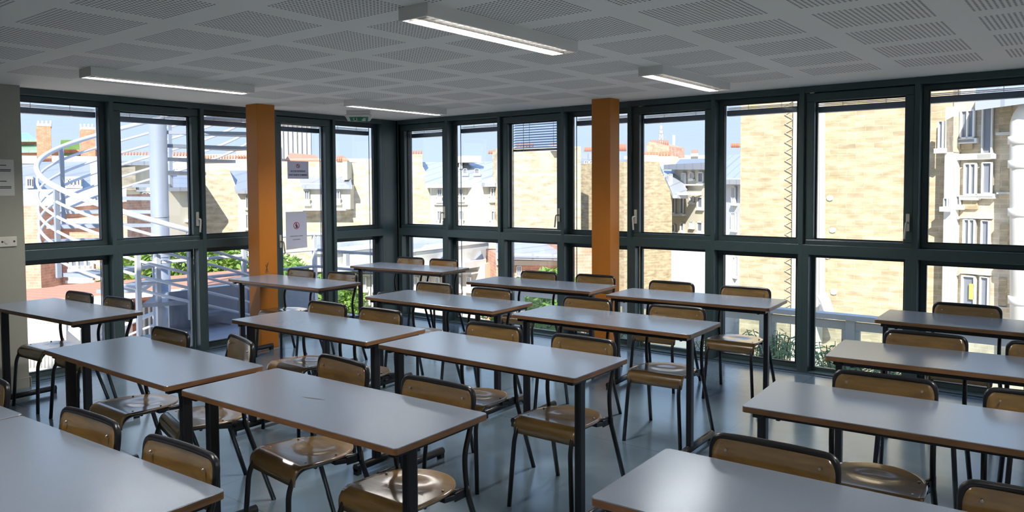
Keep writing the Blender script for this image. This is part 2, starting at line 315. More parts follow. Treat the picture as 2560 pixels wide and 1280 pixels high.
# exterior blinds, one per bay
def blind(W, p, q, z0, lab, n=0):
    t = thing('venetian_blind', lab, 'blind', group='rolled up blinds outside the window tops' if n == 0 else None)
    b = B(); fb(b, W, p + .02, q - .02, .2, .27, 2.385, 2.44); obj('head_box', b, 'blind', t)
    zb = z0 - n * .0285; b = B(); fb(b, W, p + .03, q - .03, .2, .262, zb, zb + (.052 if n == 0 else .022)); obj('bottom_rail', b, 'blind', t, bevel=.004)
    if n == 0:
        b = B()
        for k in range(2): fb(b, W, p + .03, q - .03, .203, .258, z0 + .062 + k * .012, z0 + .065 + k * .012)
        obj('slats', b, 'slat', t)
    else:
        b = B(); z = zb + .03
        while z < 2.385:
            s0, s1 = p + .03, q - .03; (x0, y0), (x1, y1) = W(s0, .205), W(s1, .205); u = Vector((x1 - x0, y1 - y0, 0)); o = W(0, 1); oo = W(0, 0); dn = Vector((o[0] - oo[0], o[1] - oo[1], 0))
            obox(b, Vector((x0, y0, z)), u, dn * .045 + Vector((0, 0, .018)), Vector((0, 0, .0015))); z += .0285
        obj('slats', b, 'slat', t)
        for f in (.22, .78):
            b = B(); x, y = W(p + (q - p) * f, .2); tube(b, [(x, y, zb), (x, y, 2.39)], .0025, 6); obj('ladder_cord', b, 'white', t)
    b = B()
    for f in (.3, .7):
        x, y = W(p + (q - p) * f, .225); tube(b, [(x, y, zb + .04), (x, y, 2.4)], .002, 5)
    for s in (p + .012, q - .012):
        x, y = W(s, .23); tube(b, [(x, y, .0), (x, y, 2.4)], .005, 6)
    obj('guide_wire', b, 'stairs', t)
bl = ['above the %s' % s for s in LABR[:8]]
for i, (W, p, q, z0) in enumerate(BLINDS[:8]):
    blind(W, p, q, z0, ('blue slatted blind lowered a hand-width outside the third right window' if i == 2 else 'rolled up blind outside, above the ' + LABR[i].replace(' window', ' pane')), 8 if i == 2 else 0)
LB = ['the fixed pane nearest the white wall', 'the opening pane before the round stair column', 'the fixed pane left of the left orange column', 'the glazed emergency door', 'the fixed pane between door and corner post']
for (W, p, q, z0), l in zip(BLINDS[10:], LB): blind(W, p, q, z0, 'rolled up blind outside, above ' + l)

# orange columns
b = B(); box(b, .212, .405, -2.27, -2.062, 0, CE); c1 = tag(obj('column', b, 'orange', bevel=.004), 'orange square column by the left windows with a scribbled black cross', 'column')
b = B()
def flat_stroke(bm, pts, w, y, mat=0):
    for a, c in zip(pts, pts[1:]):
        a, c = Vector((a[0], 0, a[1])), Vector((c[0], 0, c[1])); d = (c - a).normalized(); n = Vector((-d.z, 0, d.x)) * w / 2
        prism(bm, [Vector((p.x, y, p.z)) for p in (a - n, c - n, c + n, a + n)], Vector((0, -.0015, 0)), mat)
flat_stroke(b, [(.345, .77), (.35, .83), (.36, .87)], .004, 0); flat_stroke(b, [(.338, .86), (.352, .82), (.366, .78)], .005, 0); flat_stroke(b, [(.33, .775), (.35, .82), (.372, .885)], .003, 0)
s = obj('scribble', b, 'ink', c1)
# put the scribble on the face the camera sees to the right (x = .405)
for v in s.data.vertices:
    x, y, z = v.co; v.co = Vector((.405 + .0004 - y, -2.27 + .06 + (x - .33), z))
b = B(); box(b, 3.142, 3.35, -.38, -.205, 0, CE); box(b, 3.3475, 3.3515, -.3815, -.3775, 0, CE, 0); tag(obj('column', b, 'orange', bevel=.004), 'orange square column in front of the right-hand windows', 'column')

# ------------------------------------------------------------------ luminaires
def luminaire(x0, x1, y0, y1, lab):
    t = thing('ceiling_light', lab, 'ceiling light', ((x0 + x1) / 2, (y0 + y1) / 2, CE), 0, 'ceiling lights'); w, l, h = (x1 - x0) / 2, (y1 - y0) / 2, .062
    b = B(); box(b, -w, w, -l, l, -.012, 0); box(b, -w, -w + .008, -l + .01, l - .01, -h, -.012); box(b, w - .008, w, -l + .01, l - .01, -h, -.012); box(b, -w, w, -l, -l + .01, -h, -.012); box(b, -w, w, l - .01, l, -h, -.012); obj('housing', b, 'white', t)
    b = B(); n = 26
    for i in range(1, n): y = -l + .01 + (2 * l - .02) * i / n; prism(b, [Vector((-w + .01, y - .003, -h + .004)), Vector((w - .01, y - .003, -h + .004)), Vector((w - .01, y - .001, -h + .026)), Vector((-w + .01, y - .001, -h + .026))], Vector((0, .004, 0)))
    box(b, -.004, .004, -l + .01, l - .01, -h + .002, -h + .028); box(b, -w + .008, -w + .016, -l + .01, l - .01, -h, -h + .02); box(b, w - .016, w - .008, -l + .01, l - .01, -h, -h + .02)
    obj('louvre', b, 'louvre', t)
    for s_ in (-.045, .045):
        b = B(); cyl(b, (s_, -l + .05, -.022), .008, 2 * l - .1, 10, 'y'); obj('fluorescent_tube', b, 'glow', t)
    return t
def glow(name, col, st):
    m, nt, bb = nm(name); bb.inputs['Base Color'].default_value = (.9, .9, .9, 1); bb.inputs['Emission Color'].default_value = (*col, 1); bb.inputs['Emission Strength'].default_value = st; return m
M['glow'] = glow('lit_tube', (1, .95, .9), 2)
LUM = [(4.475, 4.668, -4.2, -2.95, 'largest white ceiling light, overhead in the middle of the photo'), (4.46, 4.655, -1.85, -.66, 'ceiling light near the right orange column'), (1.385, 1.57, -4.345, -3.06, 'long ceiling light above the left windows'), (1.29, 1.46, -1.9, -.63, 'small ceiling light near the far corner, above the exit sign')]
LUM += [(4.475, 4.668, -6.75, -5.5, 'unseen ceiling light added for fill, overhead behind the photographer'), (7.6, 7.79, -4.2, -2.95, 'unseen ceiling light added for fill over the right block'), (7.6, 7.79, -6.9, -5.65, 'unseen ceiling light added for fill, right of the photographer')]  # unseen fixtures added to brighten the room
for L_ in LUM: luminaire(*L_)

# emergency exit sign, hanging under the ceiling before the door
p = hit(897, 277, Vector((0, 0, CE)), Vector((0, 0, 1)))
t = thing('exit_sign', 'small green and white emergency exit sign under the ceiling near the corner', 'exit sign', (p.x, p.y, CE), math.radians(40))
b = B(); box(b, -.13, .13, -.045, .045, -.045, 0); box(b, -.15, .15, -.055, .055, -.065, -.045); obj('housing', b, 'white', t, bevel=.004)
b = B(); prism(b, [Vector((-.14, -.05, -.065)), Vector((.14, -.05, -.065)), Vector((.12, 0, -.115)), Vector((-.12, 0, -.115))], Vector((0, .004, .004)))
prism(b, [Vector((-.14, .05, -.065)), Vector((.14, .05, -.065)), Vector((.12, 0.002, -.115)), Vector((-.12, 0.002, -.115))], Vector((0, -.004, .004)))
prism(b, [Vector((-.14, -.05, -.065)), Vector((-.14, .05, -.065)), Vector((-.12, 0, -.115))], Vector((.004, 0, 0))); prism(b, [Vector((.14, -.05, -.065)), Vector((.14, .05, -.065)), Vector((.12, 0, -.115))], Vector((-.004, 0, 0)))
dif = obj('diffuser', b, 'white', t)
def onface(u, v): # u -1..1 along, v 0..1 down the slanted face
    hw = .14 - .02 * v; return Vector((u * hw, -.0515 + .05 * v, -.0665 - .05 * v))
b = B()
for u0, u1 in ((-.72, -.45), (-.12, .28), (.62, .8)):
    prism(b, [onface(u0, .12), onface(u1, .12), onface(u1, .9), onface(u0, .9)], Vector((0, -.0012, -.0012)))
prism(b, [onface(-.45, .12), onface(.62, .12), onface(.62, .3), onface(-.45, .3)], Vector((0, -.0012, -.0012)))
prism(b, [onface(.28, .3), onface(.42, .3), onface(.28, .62)], Vector((0, -.0012, -.0012)))
obj('pictogram_panel', b, 'green', t)
b = B()                                                       # running man (dark) and arrow (white)
for a in ([(-.3, .35), (-.22, .42), (-.3, .6)], [(-.36, .5), (-.2, .55)], [(-.3, .6), (-.2, .75), (-.22, .88)], [(-.3, .6), (-.4, .85)]):
    for (u0, v0), (u1, v1) in zip(a, a[1:]): tube(b, [onface(u0, v0) + Vector((0, -.001, -.001)), onface(u1, v1) + Vector((0, -.001, -.001))], .0028, 6)
obj('running_man', b, 'ink', t)
b = B()
for (u0, v0), (u1, v1) in (((.45, .25), (.45, .8)), ((.33, .6), (.45, .84)), ((.57, .6), (.45, .84))): tube(b, [onface(u0, v0) + Vector((0, -.0015, -.0015)), onface(u1, v1) + Vector((0, -.0015, -.0015))], .004, 6)
obj('arrow', b, 'white', t)

# ------------------------------------------------------------------ notices
def text(txt, size, loc, rot, mat, parent, name='lettering', bold=.0):
    c = bpy.data.curves.new(name, 'FONT'); c.body = txt; c.size = size; c.align_x = 'CENTER'; c.align_y = 'CENTER'; c.extrude = .0004; c.offset = bold
    o = bpy.data.objects.new(name, c); COL.objects.link(o); 
    me = bpy.data.meshes.new_from_object(o); bpy.data.objects.remove(o); me.materials.clear(); me.materials.append(M[mat])
    o = bpy.data.objects.new(name, me); COL.objects.link(o); o.location = loc; o.rotation_euler = rot; o.parent = parent; return o
RL = (PI / 2, 0, PI / 2)            # facing +x
def notice(px0, py0, px1, py1, lab, curl=0):
    o = Vector((-.108, 0, 0)); n = Vector((1, 0, 0)); a = hit(px0, py0, o, n); c = hit(px1, py1, o, n); w, h = c.y - a.y, a.z - c.z; cy, cz = (a.y + c.y) / 2, (a.z + c.z) / 2
    t = thing('paper_notice', lab, 'notice', (-.1075, cy, cz)); b = B(); k = 8; rows = []
    for i in range(k + 1):
        f = i / k; z = h / 2 - f * h; dx = curl * max(0, f - .75) ** 2 * 4
        rows.append([b.verts.new((dx * (1 if s > 0 else .4), s * w / 2 + curl * .1 * f * (s), z - (.012 * (s < 0) * f if curl else 0))) for s in (-1, 1)])
    for r0, r1 in zip(rows, rows[1:]): b.faces.new((r0[0], r0[1], r1[1], r1[0]))
    b.normal_update(); bmesh.ops.solidify(b, geom=b.faces[:], thickness=.0006); obj('sheet', b, 'paper', t); return t, w, h
def circle(bm, y, z, r, rr, seg=28): tube(bm, [(.002, y + r * math.cos(2 * PI * i / seg), z + r * math.sin(2 * PI * i / seg)) for i in range(seg)], rr, 6, 0, True)
t, w, h = notice(718, 402, 771.5, 447, 'landscape paper notice with a small red prohibition sign, upper one on the glazed door')
b = B(); circle(b, 0, h * .22, .021, .0026); tube(b, [(.003, -.013, h * .22 + .015), (.003, .013, h * .22 - .015)], .002, 6); obj('prohibition_ring', b, 'redink', t)
b = B(); tube(b, [(.002, -.004, h * .22 + .004), (.002, .005, h * .22 - .002), (.002, .006, h * .22 - .013)], .003, 6); cyl(b, (.001, -.002, h * .22 + .01), .0035, .002, 8, 'x'); obj('pictogram', b, 'ink', t)
text('ACCES INTERDIT', .0265, (.002, 0, -h * .08), RL, 'ink', t, bold=.0004); text('SAUF ALERTE POMPIERS', .0235, (.002, 0, -h * .29), RL, 'ink', t, bold=.0004)
t, w, h = notice(714, 530, 767.5, 618, 'portrait paper notice with curled bottom edge and red walking-man ban, lower on the door', .02)
b = B(); circle(b, 0, h * .12, .037, .0035); tube(b, [(.003, .024, h * .12 - .026), (.003, -.024, h * .12 + .026)], .0025, 6); obj('prohibition_ring', b, 'redink', t)
b = B(); zc = h * .12
for a in ([(0, .012), (0, -.005)], [(0, -.005), (-.009, -.028)], [(0, -.005), (.009, -.027)], [(0, .01), (-.015, -.001)], [(0, .01), (.014, .0)]): tube(b, [(.003, y, zc + z) for y, z in a], .004, 6)
cyl(b, (.001, 0, zc + .022), .006, .003, 10, 'x'); obj('walking_man', b, 'ink', t)
text('PASSAGE INTERDIT AU PUBLIC', .0125, (.002, 0, -h * .17), RL, 'ink', t); text('ACCES INTERDIT', .0135, (.002, 0, -h * .265), RL, 'ink', t)
# paper on the left wall and wall socket
def onw(px, py): return hit(px, py, Vector((.1255, 0, 0)), Vector((1, 0, 0)))
a, c = onw(-22, 398), onw(37, 489)
t = thing('paper_notice', 'greyish typed paper sheet taped to the white wall at the left edge', 'notice', (.1251, (a.y + c.y) / 2, (a.z + c.z) / 2)); w, h = c.y - a.y, a.z - c.z
b = B(); box(b, 0, .0008, -w / 2, w / 2, -h / 2, h / 2); obj('sheet', b, 'paper2', t)
b = B()
for f, wd in ((.34, .3), (.22, .72), (.18, .7), (-.1, .3), (-.25, .72), (-.29, .7)):
    b = B(); box(b, .0009, .0013, -w * wd / 2, w * wd / 2, h * f - .0035, h * f + .0035); obj('text_line', b, 'ink', t)

a, c = onw(4, 592), onw(33, 616)
t = thing('wall_socket', 'cream double socket plate low on the white wall at the left edge', 'socket', (.1251, (a.y + c.y) / 2, (a.z + c.z) / 2))
b = B(); box(b, 0, .012, -.065, .065, -.04, .04); obj('plate', b, 'plastic', t, bevel=.003)
for y in (-.04, .045):
    b = B(); cyl(b, (.0115, y, 0), .008, .0015, 12, 'x'); obj('screw_hole', b, 'ink', t)
b = B(); cyl(b, (.0115, -.005, 0), .02, .003, 20, 'x'); obj('socket_insert', b, 'paper2', t)

# ------------------------------------------------------------------ tables
TAB = dict(A=(.48, -4.695, 4.0), B=(2.591, -5.077, .31), C=(3.996, -5.061, 1.91), G=(2.552, -3.925, 1.65), E=(3.949, -3.889, 1.05), H=(.443, -2.652, 3.49), I=(.434, -1.144, 5.35), J=(2.444, -2.676, 1.89), K=(2.455, -1.466, 4.21), O=(3.922, -2.656, 2.27), M=(3.948, -1.458, 3.88), P=(5.947, -1.415, 1.44), Q=(6.01, -2.712, 4.29), S=(6.015, -3.838, 3.67), T=(6.019, -4.96, 1.86), D=(3.888, -6.124, 3.14), X=(2.575, -6.185, 3.14))
PH = dict(X='the table end cut by the left edge of the photo, butted to the bottom left table', D='the large table in the bottom left corner', C='the big middle table nearest the camera', E='the table right behind the big middle one', O='the third middle table, left of the open floor', M='the table beside the right orange column',
 A='the table beside the white wall at far left', B='the second table on the left, its tip near the big middle table', G='the table whose right end meets the big middle row, before the left orange column', J='the narrow table in the centre of the room', K='the far table ending at the right orange column', H='the table touching the left orange column in view', I='the farthest table, by the corner post',
 T='the bottom right table, nearest on the right', S='the second table from the front on the right', Q='the third table from the front on the right', P='the rearmost table on the right')
TL = dict(X='grey table end at the left edge, butted against the bottom left table', D='grey topped school table filling the bottom left corner', C='large grey topped school table in the middle foreground with a dark scuff mark', E='grey topped school table directly behind the scuffed middle table', O='grey topped school table third back in the middle block, its post by the aisle', M='grey topped school table just right of the right orange column',
 A='grey topped school table by the white wall at far left', B='grey topped school table second from the front on the left side', G='grey topped school table in front of the left orange column, wide in view', J='grey topped school table in the very centre of the room', K='grey topped school table whose right end hides the foot of the right orange column', H='grey topped school table against the left orange column, before the glazed door', I='farthest grey topped school table, before the corner post',
 T='grey topped school table in the bottom right corner', S='grey topped school table second from front on the right', Q='grey topped school table third from front on the right', P='rearmost grey topped school table on the right, cut by photo edge')
def make_table():
    t = thing('school_table', '', 'table', group='two-seat school tables'); L, Wd, T0, T1 = 1.3, .5, .736, .76
    b = B(); r = .016; pts = []
    for cx, cy, a0 in ((L - r, r, -90), (L - r, Wd - r, 0), (r, Wd - r, 90), (r, r, 180)):
        for k in range(5): a = math.radians(a0 + k * 22.5); pts.append((cx + r * math.cos(a), cy + r * math.sin(a)))
    vb = [b.verts.new((x, y, T0)) for x, y in pts]; vm = [b.verts.new((x, y, T1 - .0025)) for x, y in pts]; ct = Vector((L / 2, Wd / 2))
    vt = [b.verts.new((x + (.0015 if x < L / 2 else -.0015), y + (.0015 if y < Wd / 2 else -.0015), T1)) for x, y in pts]; n = len(pts)
    for i in range(n):
        j = (i + 1) % n; f = b.faces.new((vb[i], vb[j], vm[j], vm[i])); f.material_index = 1; f = b.faces.new((vm[i], vm[j], vt[j], vt[i])); f.material_index = 0
    b.faces.new(vt).material_index = 0; b.faces.new(vb[::-1]).material_index = 2
    obj('tabletop', b, ['lam', 'edge', 'under'], t)
    b = B(); box(b, .06, L - .06, .105, .13, .695, .732); obj('apron_rail', b, 'black', t, bevel=.003)
    for x in (.05, L - .05):
        b = B(); box(b, x - .016, x + .016, .03, Wd - .03, .712, .7355); obj('support_arm', b, 'black', t, bevel=.003)
        b = B(); box(b, x - .017, x + .017, .092, .144, .05, .73); obj('leg', b, 'black', t, bevel=.008)
        b = B(); tube(b, [(x, -.045, .04), (x, .47, .04)], .0225, 14); ft = obj('foot', b, 'black', t)
        for y in (-.045, .44):
            c = B(); box(c, x - .017, x + .017, y, y + .03, 0, .035); obj('rubber_pad', c, 'rubber', ft)
        b = B(); s = 1 if x < .5 else -1; box(b, x + s * .016, x + s * .09, .09, .145, .715, .7355); cyl(b, (x + s * .06, .118, .69), .009, .03, 10); obj('corner_bracket', b, 'black', t)
    return t
proto = make_table()
first = True
for k, (x, y, a) in TAB.items():
    o = proto if first else copy_tree(proto); first = False
    o.location = (x, y, 0); o.rotation_euler = (0, 0, math.radians(a)); o['label'] = TL[k]
    if k == 'C':
        b = B()
        pts = [(.52, .235), (.56, .238), (.6, .246), (.635, .26), (.6, .255), (.56, .246)]
        prism(b, [Vector((px, py, .7602)) for px, py in pts], Vector((0, 0, .0003))); obj('scuff_mark', b, 'under', o)

# ------------------------------------------------------------------ chairs
def make_chair():
    t = thing('school_chair', '', 'chair', group='bent plywood school chairs')
    # seat
    b = B(); rows = []; R0 = .05; zc = .452
    prof = []
    for k in range(8):
        a = math.radians(86 - k * 12.0); prof.append((-.12 - R0 * math.sin(a), zc - R0 * (1 - math.cos(a)), .187 + .0 * k))
    prof = [(-.12 - R0 - .002, zc - R0 - .028, .183)] + prof
    ys = [-.12, -.09, -.06, -.03, 0, .03, .06, .09, .12, .145, .165, .182, .196, .207, .214, .218]
    for y in ys:
        w = .192 if y < -.02 else .192 * math.sqrt(max(0, 1 - ((y + .02) / .2405) ** 2.4)); prof.append((y, zc - .03 * max(0, (y + .12)) , max(w, .02)))
    ns = 18
    for y, z, w in prof:
        r = []
        for j in range(ns + 1):
            s = -1 + 2 * j / ns; s = math.copysign(abs(s) ** .9, s); x = s * w; d = math.hypot(x / .105, (y - .045) / .085)
            sm = max(0, min(1, (d - .45) / .65)); dz = -.008 * (1 - sm * sm * (3 - 2 * sm))
            r.append(b.verts.new((x, y, z + dz)))
        rows.append(r)
    for r0, r1 in zip(rows, rows[1:]):
        for j in range(ns): f = b.faces.new((r0[j], r0[j + 1], r1[j + 1], r1[j])); f.smooth = True
    bmesh.ops.recalc_face_normals(b, faces=b.faces[:])
    if b.faces[len(b.faces) // 2].normal.z < 0: bmesh.ops.reverse_faces(b, faces=b.faces[:])
    b.normal_update(); bmesh.ops.solidify(b, geom=b.faces[:], thickness=.009); seat = obj('seat', b, 'ply', t)
    for x, y in ((-.15, -.09), (.15, -.09), (-.155, .06), (.155, .06)):
        b = B(); cyl(b, (x, y, .447), .005, .0065, 10); obj('rivet', b, 'chrome', seat)
    # backrest
    b = B(); hw, z0, z1 = .1905, .665, .829; rows = []; nz, nx = 16, 20
    for i in range(nz + 1):
        z = z0 + (z1 - z0) * i / nz; up, dn = z1 - z, z - z0; w = hw
        if up < .075: w = hw - .075 + .075 * max(0, 1 - ((.075 - up) / .075) ** 2.5) ** .4
        if dn < .025: w = min(w, hw - .025 + math.sqrt(max(0, .025 ** 2 - (.025 - dn) ** 2)))
        rows.append([b.verts.new(((w * (-1 + 2 * j / nx)), .188 + .016 * (1 - (w * (-1 + 2 * j / nx) / hw) ** 2) + .12 * (z - .72), z)) for j in range(nx + 1)])
    for r0, r1 in zip(rows, rows[1:]):
        for j in range(nx): f = b.faces.new((r0[j], r0[j + 1], r1[j + 1], r1[j])); f.smooth = True
    b.normal_update(); bmesh.ops.solidify(b, geom=b.faces[:], thickness=.009); br = obj('backrest', b, 'ply', t)
    for x in (-.145, .145):
        b = B(); cyl(b, (x, .178 + .016 * (1 - (x / hw) ** 2) + .12 * .06 - .001, .781), .0045, .006, 10, 'y'); cyl(b, (x, .176 + .016 * (1 - (x / hw) ** 2) + .12 * .06 - .001, .781), .0022, .006, 8, 'y'); obj('rivet', b, 'chrome', br)
    # arch
    X = .193
    pts = [(-X, .165, .41), (-X, .15, .5), (-X, .148, .58), (-X, .182, .665), (-X, .203, .74), (-X, .209, .8195), (-.08, .219, .821), (.08, .219, .821), (X, .209, .8195), (X, .203, .74), (X, .182, .665), (X, .148, .58), (X, .15, .5), (X, .165, .41)]
    b = B(); tube(b, fillet(pts, [.05, .04, .04, .04, .082, .04, .04, .082, .04, .04, .04, .05]), .0112, 10); obj('back_frame', b, 'black', t)
    for s in (-1, 1):
        b = B(); tube(b, [(s * X, .162, .45), (s * X, .168, .40), (s * .222, .292, 0)], .0122, 10); obj('leg', b, 'black', t)
        b = B(); tube(b, fillet([(s * .182, .165, .425), (s * .165, .1, .432), (s * .165, -.138, .438), (s * .168, -.185, .36), (s * .19, -.205, 0)], [.03, .05, .05, .02]), .0118, 10); obj('leg', b, 'black', t)
        b = B(); obox(b, Vector((s * .19, .168, .40)), Vector((0, -.075, 0)), Vector((-s * .006, 0, 0)), Vector((0, 0, .035))); obox(b, Vector((s * .19, .12, .405)), Vector((0, -.09, .012)), Vector((-s * .035, 0, 0)), Vector((0, 0, .02))); obj('seat_bracket', b, 'black', t, bevel=.002)
    b = B(); tube(b, [(-.165, -.05, .425), (.165, -.05, .425)], .009, 8); tube(b, [(-.17, .1, .42), (.17, .1, .42)], .009, 8); obj('cross_bar', b, 'black', t)
    return t
CH = [('X', .83, .55, 0, 'R'),('D', .444, .53, 0, 'L'), ('D', 1.007, .53, 0, 'R'), ('C', .351, .6, -7, 'L'), ('C', .989, .55, 0, 'R'), ('E', .375, .56, 2, 'L'), ('E', 1.0, .545, 0, 'R'), ('O', .281, .55, 0, 'L'), ('O', .973, .545, 2, 'R'), ('M', .333, .555, 0, 'L'), ('M', .958, .545, 0, 'R'),
 ('A', .372, .51, 0, 'L'), ('A', .943, .51, 0, 'R'), ('B', .342, .53, 0, 'L'), ('B', .9, .62, -15, 'R'), ('G', .286, .57, 0, 'L'), ('G', .812, .575, 0, 'R'), ('J', .246, .555, 0, 'L'), ('J', .858, .555, 0, 'R'), ('K', .447, .555, 0, 'L'), ('K', 1.047, .565, 0, 'R'),
 ('H', .411, .545, 0, 'L'), ('H', .983, .555, 0, 'R'), ('I', .401, .57, 0, 'L'), ('I', .893, .56, 0, 'R'), ('T', .335, .54, 0, 'L'), ('T', 1.04, .55, 0, 'R'), ('S', .429, .54, 0, 'L'), ('S', .99, .55, 0, 'R'), ('Q', .399, .545, 0, 'L'), ('Q', .97, .55, 0, 'R'), ('P', .461, .55, 0, 'L')]
proto = make_chair(); first = True
for k, cx_, cy_, a, side in CH:
    o = proto if first else copy_tree(proto); first = False
    x, y, ta = TAB[k]; ta = math.radians(ta); e = Vector((math.cos(ta), math.sin(ta))); n = Vector((-e.y, e.x)); ang = ta + math.radians(a); back = Vector((-math.sin(ang), math.cos(ang)))
    p = Vector((x, y)) + e * cx_ + n * cy_ - back * .20
    o.location = (p.x, p.y, 0); o.rotation_euler = (0, 0, ang)
    sd = {'L': 'left', 'R': 'right'}[side]
    if k == 'X': lab = 'plywood school chair of which only a sliver shows at the left edge of the photo'
    elif k == 'P': lab = 'plywood school chair behind the rearmost table on the right'
    elif (k, side) == ('B', 'R'): lab = 'plywood school chair turned askew, right one behind ' + PH[k].split(',')[0]
    else: lab = 'plywood school chair, %s one behind %s' % (sd, PH[k].split(',')[0])
    o['label'] = lab

# ------------------------------------------------------------------ outside: the town around the courtyard
GZ = -15.0
b = B(); box(b, -900, 900, -500, 1200, GZ - 1, GZ); struct('ground', b, 'ground', label='distant street level and courtyards')
class Fac:
    def __init__(s, pxl, dl, pxr, dr, name, label, cat='building', group=None):
        s.A = hor(pxl, dl); Bp = hor(pxr, dr); s.u = (Bp - s.A).normalized(); s.n = Vector((s.u.y, -s.u.x, 0))
        if s.n.dot(CAM - s.A) < 0: s.n = -s.n
        s.t = thing(name, label, cat, (s.A.x, s.A.y, GZ), group=group)
    def pt(s, px, py, d=0):
        h = hit(px, py, s.A + s.n * d, s.n) - s.A; return (h.dot(s.u), h.z)
    def V(s, x, d, z): return s.u * x + s.n * d + Vector((0, 0, z - GZ))
    def P(s, px, py, d=0): x, z = s.pt(px, py, d); return s.V(x, d, z)
    def poly(s, bm, px, d=0, depth=4, mat=0): prism(bm, [s.P(a, c, d) for a, c in px], -s.n * depth, mat)
    def wall(s, px, mat, d=0, depth=1.5, name='wall'):
        b = B(); s.poly(b, px, d, depth); return obj(name, b, mat, s.t)
    def down(s, pxl, pxr, yl, yr, mat, d=0, depth=2, name='wall', z0=GZ):    # wall whose top follows the pixels and whose foot stands on the ground
        a, c = s.pt(pxl, yl, d), s.pt(pxr, yr, d); b = B(); prism(b, [s.V(a[0], d, a[1]), s.V(c[0], d, c[1]), s.V(c[0], d, z0), s.V(a[0], d, z0)], -s.n * depth); return obj(name, b, mat, s.t)
    def slope(s, bot, top, mat, d0=.2, d1=-2.5, th=.15, name='roof'):         # sloping roof between an eave edge and a set-back upper edge
        b = B(); prism(b, [s.P(x, y, d0) for x, y in bot] + [s.P(x, y, d1) for x, y in top[::-1]], Vector((0, 0, -th))); return obj(name, b, mat, s.t)
    def rect(s, bm, x0, y0, x1, y1, d0, d1, mat=0):
        a, c = s.pt(x0, y0), s.pt(x1, y1); xs = sorted((a[0], c[0])); zs = sorted((a[1], c[1])); o = s.V(xs[0], d0, zs[0]); obox(bm, o, s.u * (xs[1] - xs[0]), s.n * (d1 - d0), Vector((0, 0, zs[1] - zs[0])), mat)
    def window(s, x0, y0, x1, y1, frame='winw', glass='win', d=0, rail=False, bars=1):
        a, c = s.pt(x0, y0), s.pt(x1, y1); xs = sorted((a[0], c[0])); zs = sorted((a[1], c[1])); w = min(.09, (xs[1] - xs[0]) * .12)
        b = B()
        def r(xa, xb, za, zb, e=.07): obox(b, s.V(xa, d, za), s.u * (xb - xa), s.n * e, Vector((0, 0, zb - za)))
        r(xs[0], xs[0] + w, *zs); r(xs[1] - w, xs[1], *zs); r(xs[0], xs[1], zs[1] - w, zs[1]); r(xs[0], xs[1], zs[0], zs[0] + w)
        for k in range(bars): m_ = xs[0] + (xs[1] - xs[0]) * (k + 1) / (bars + 1); r(m_ - w * .4, m_ + w * .4, *zs)
        r(xs[0] - .05, xs[1] + .05, zs[0] - .08, zs[0], .09)
        if rail:
            zz = zs[0] + (zs[1] - zs[0]) * .28; r(xs[0] - .05, xs[1] + .05, zz, zz + .04, .1)
            for k in range(7): m_ = xs[0] + (xs[1] - xs[0]) * k / 6; r(m_ - .015, m_ + .015, zs[0], zz, .09)
        o = obj('window', b, frame, s.t); b = B(); obox(b, s.V(xs[0], d + .004, zs[0]), s.u * (xs[1] - xs[0]), s.n * .02, Vector((0, 0, zs[1] - zs[0]))); obj('window_pane', b, glass, o); return o
    def band(s, x0, x1, y0l, y1l, y0r, y1r, mat, e=.25, name='cornice', d=0):
        b = B(); prism(b, [s.P(x0, y0l, d), s.P(x1, y0r, d), s.P(x1, y1r, d), s.P(x0, y1l, d)], s.n * e); return obj(name, b, mat, s.t)
    def box(s, x0, y0, x1, y1, mat, d0, d1, name):
        b = B(); s.rect(b, x0, y0, x1, y1, d0, d1); return obj(name, b, mat, s.t)
    def pots(s, x0, x1, y0, y1, n, d=-.5, mat='red'):
        for k in range(n):
            x = x0 + (x1 - x0) * (k + .5) / n; a, c = s.P(x, y1, d), s.P(x, y0, d); r = abs(s.pt(x0, y1, d)[0] - s.pt(x1, y1, d)[0]) / n * .32; b = B(); tube(b, [a, c], r, 8); obj('chimney_pot', b, mat, s.t)

# right wall views: stone gable, cream brick house
f = Fac(1853, 15.9, 2385, 15.2, 'stone_building', 'tall blank rubble stone gable wall filling the right-hand windows')
f.down(1853, 1985, 140, 110, 'stone', 0, 1.6); f.down(2060, 2386, 100, 60, 'stone', 0, 1.6, 'stone_wall'); f.down(1985, 2062, 110, 100, 'cream', .12, 1.6, 'rendered_strip')
b = B(); pts = []
for k in range(47): pts.append(f.P(1983 if k % 2 else 1962, 240 + k * 11.5, .03))
tube(b, pts, .012, 5); obj('zigzag_cable', b, 'cream', f.t)
b = B(); f.poly(b, [(2048, 250), (2060, 250), (2060, 780), (2048, 780)], .16, .1); obj('pilaster', b, 'white_r', f.t)
b = B()
for (x, y) in ((2075, 495), (2070, 640), (2085, 730), (2082, 575)):
    pp = [f.P(x + 9 * math.cos(a * PI / 4) * (1 + .2 * math.sin(a * 3)), y + 7 * math.sin(a * PI / 4), .01) for a in range(8)]; prism(b, pp, f.n * .02)
obj('plaster_patch', b, 'white_r', f.t)
tube_b = B(); tube(tube_b, [f.P(2053, 735, .6), f.P(2062, 750, .6), f.P(2080, 805, .6)], .1, 8); obj('duct', tube_b, 'white_r', f.t)

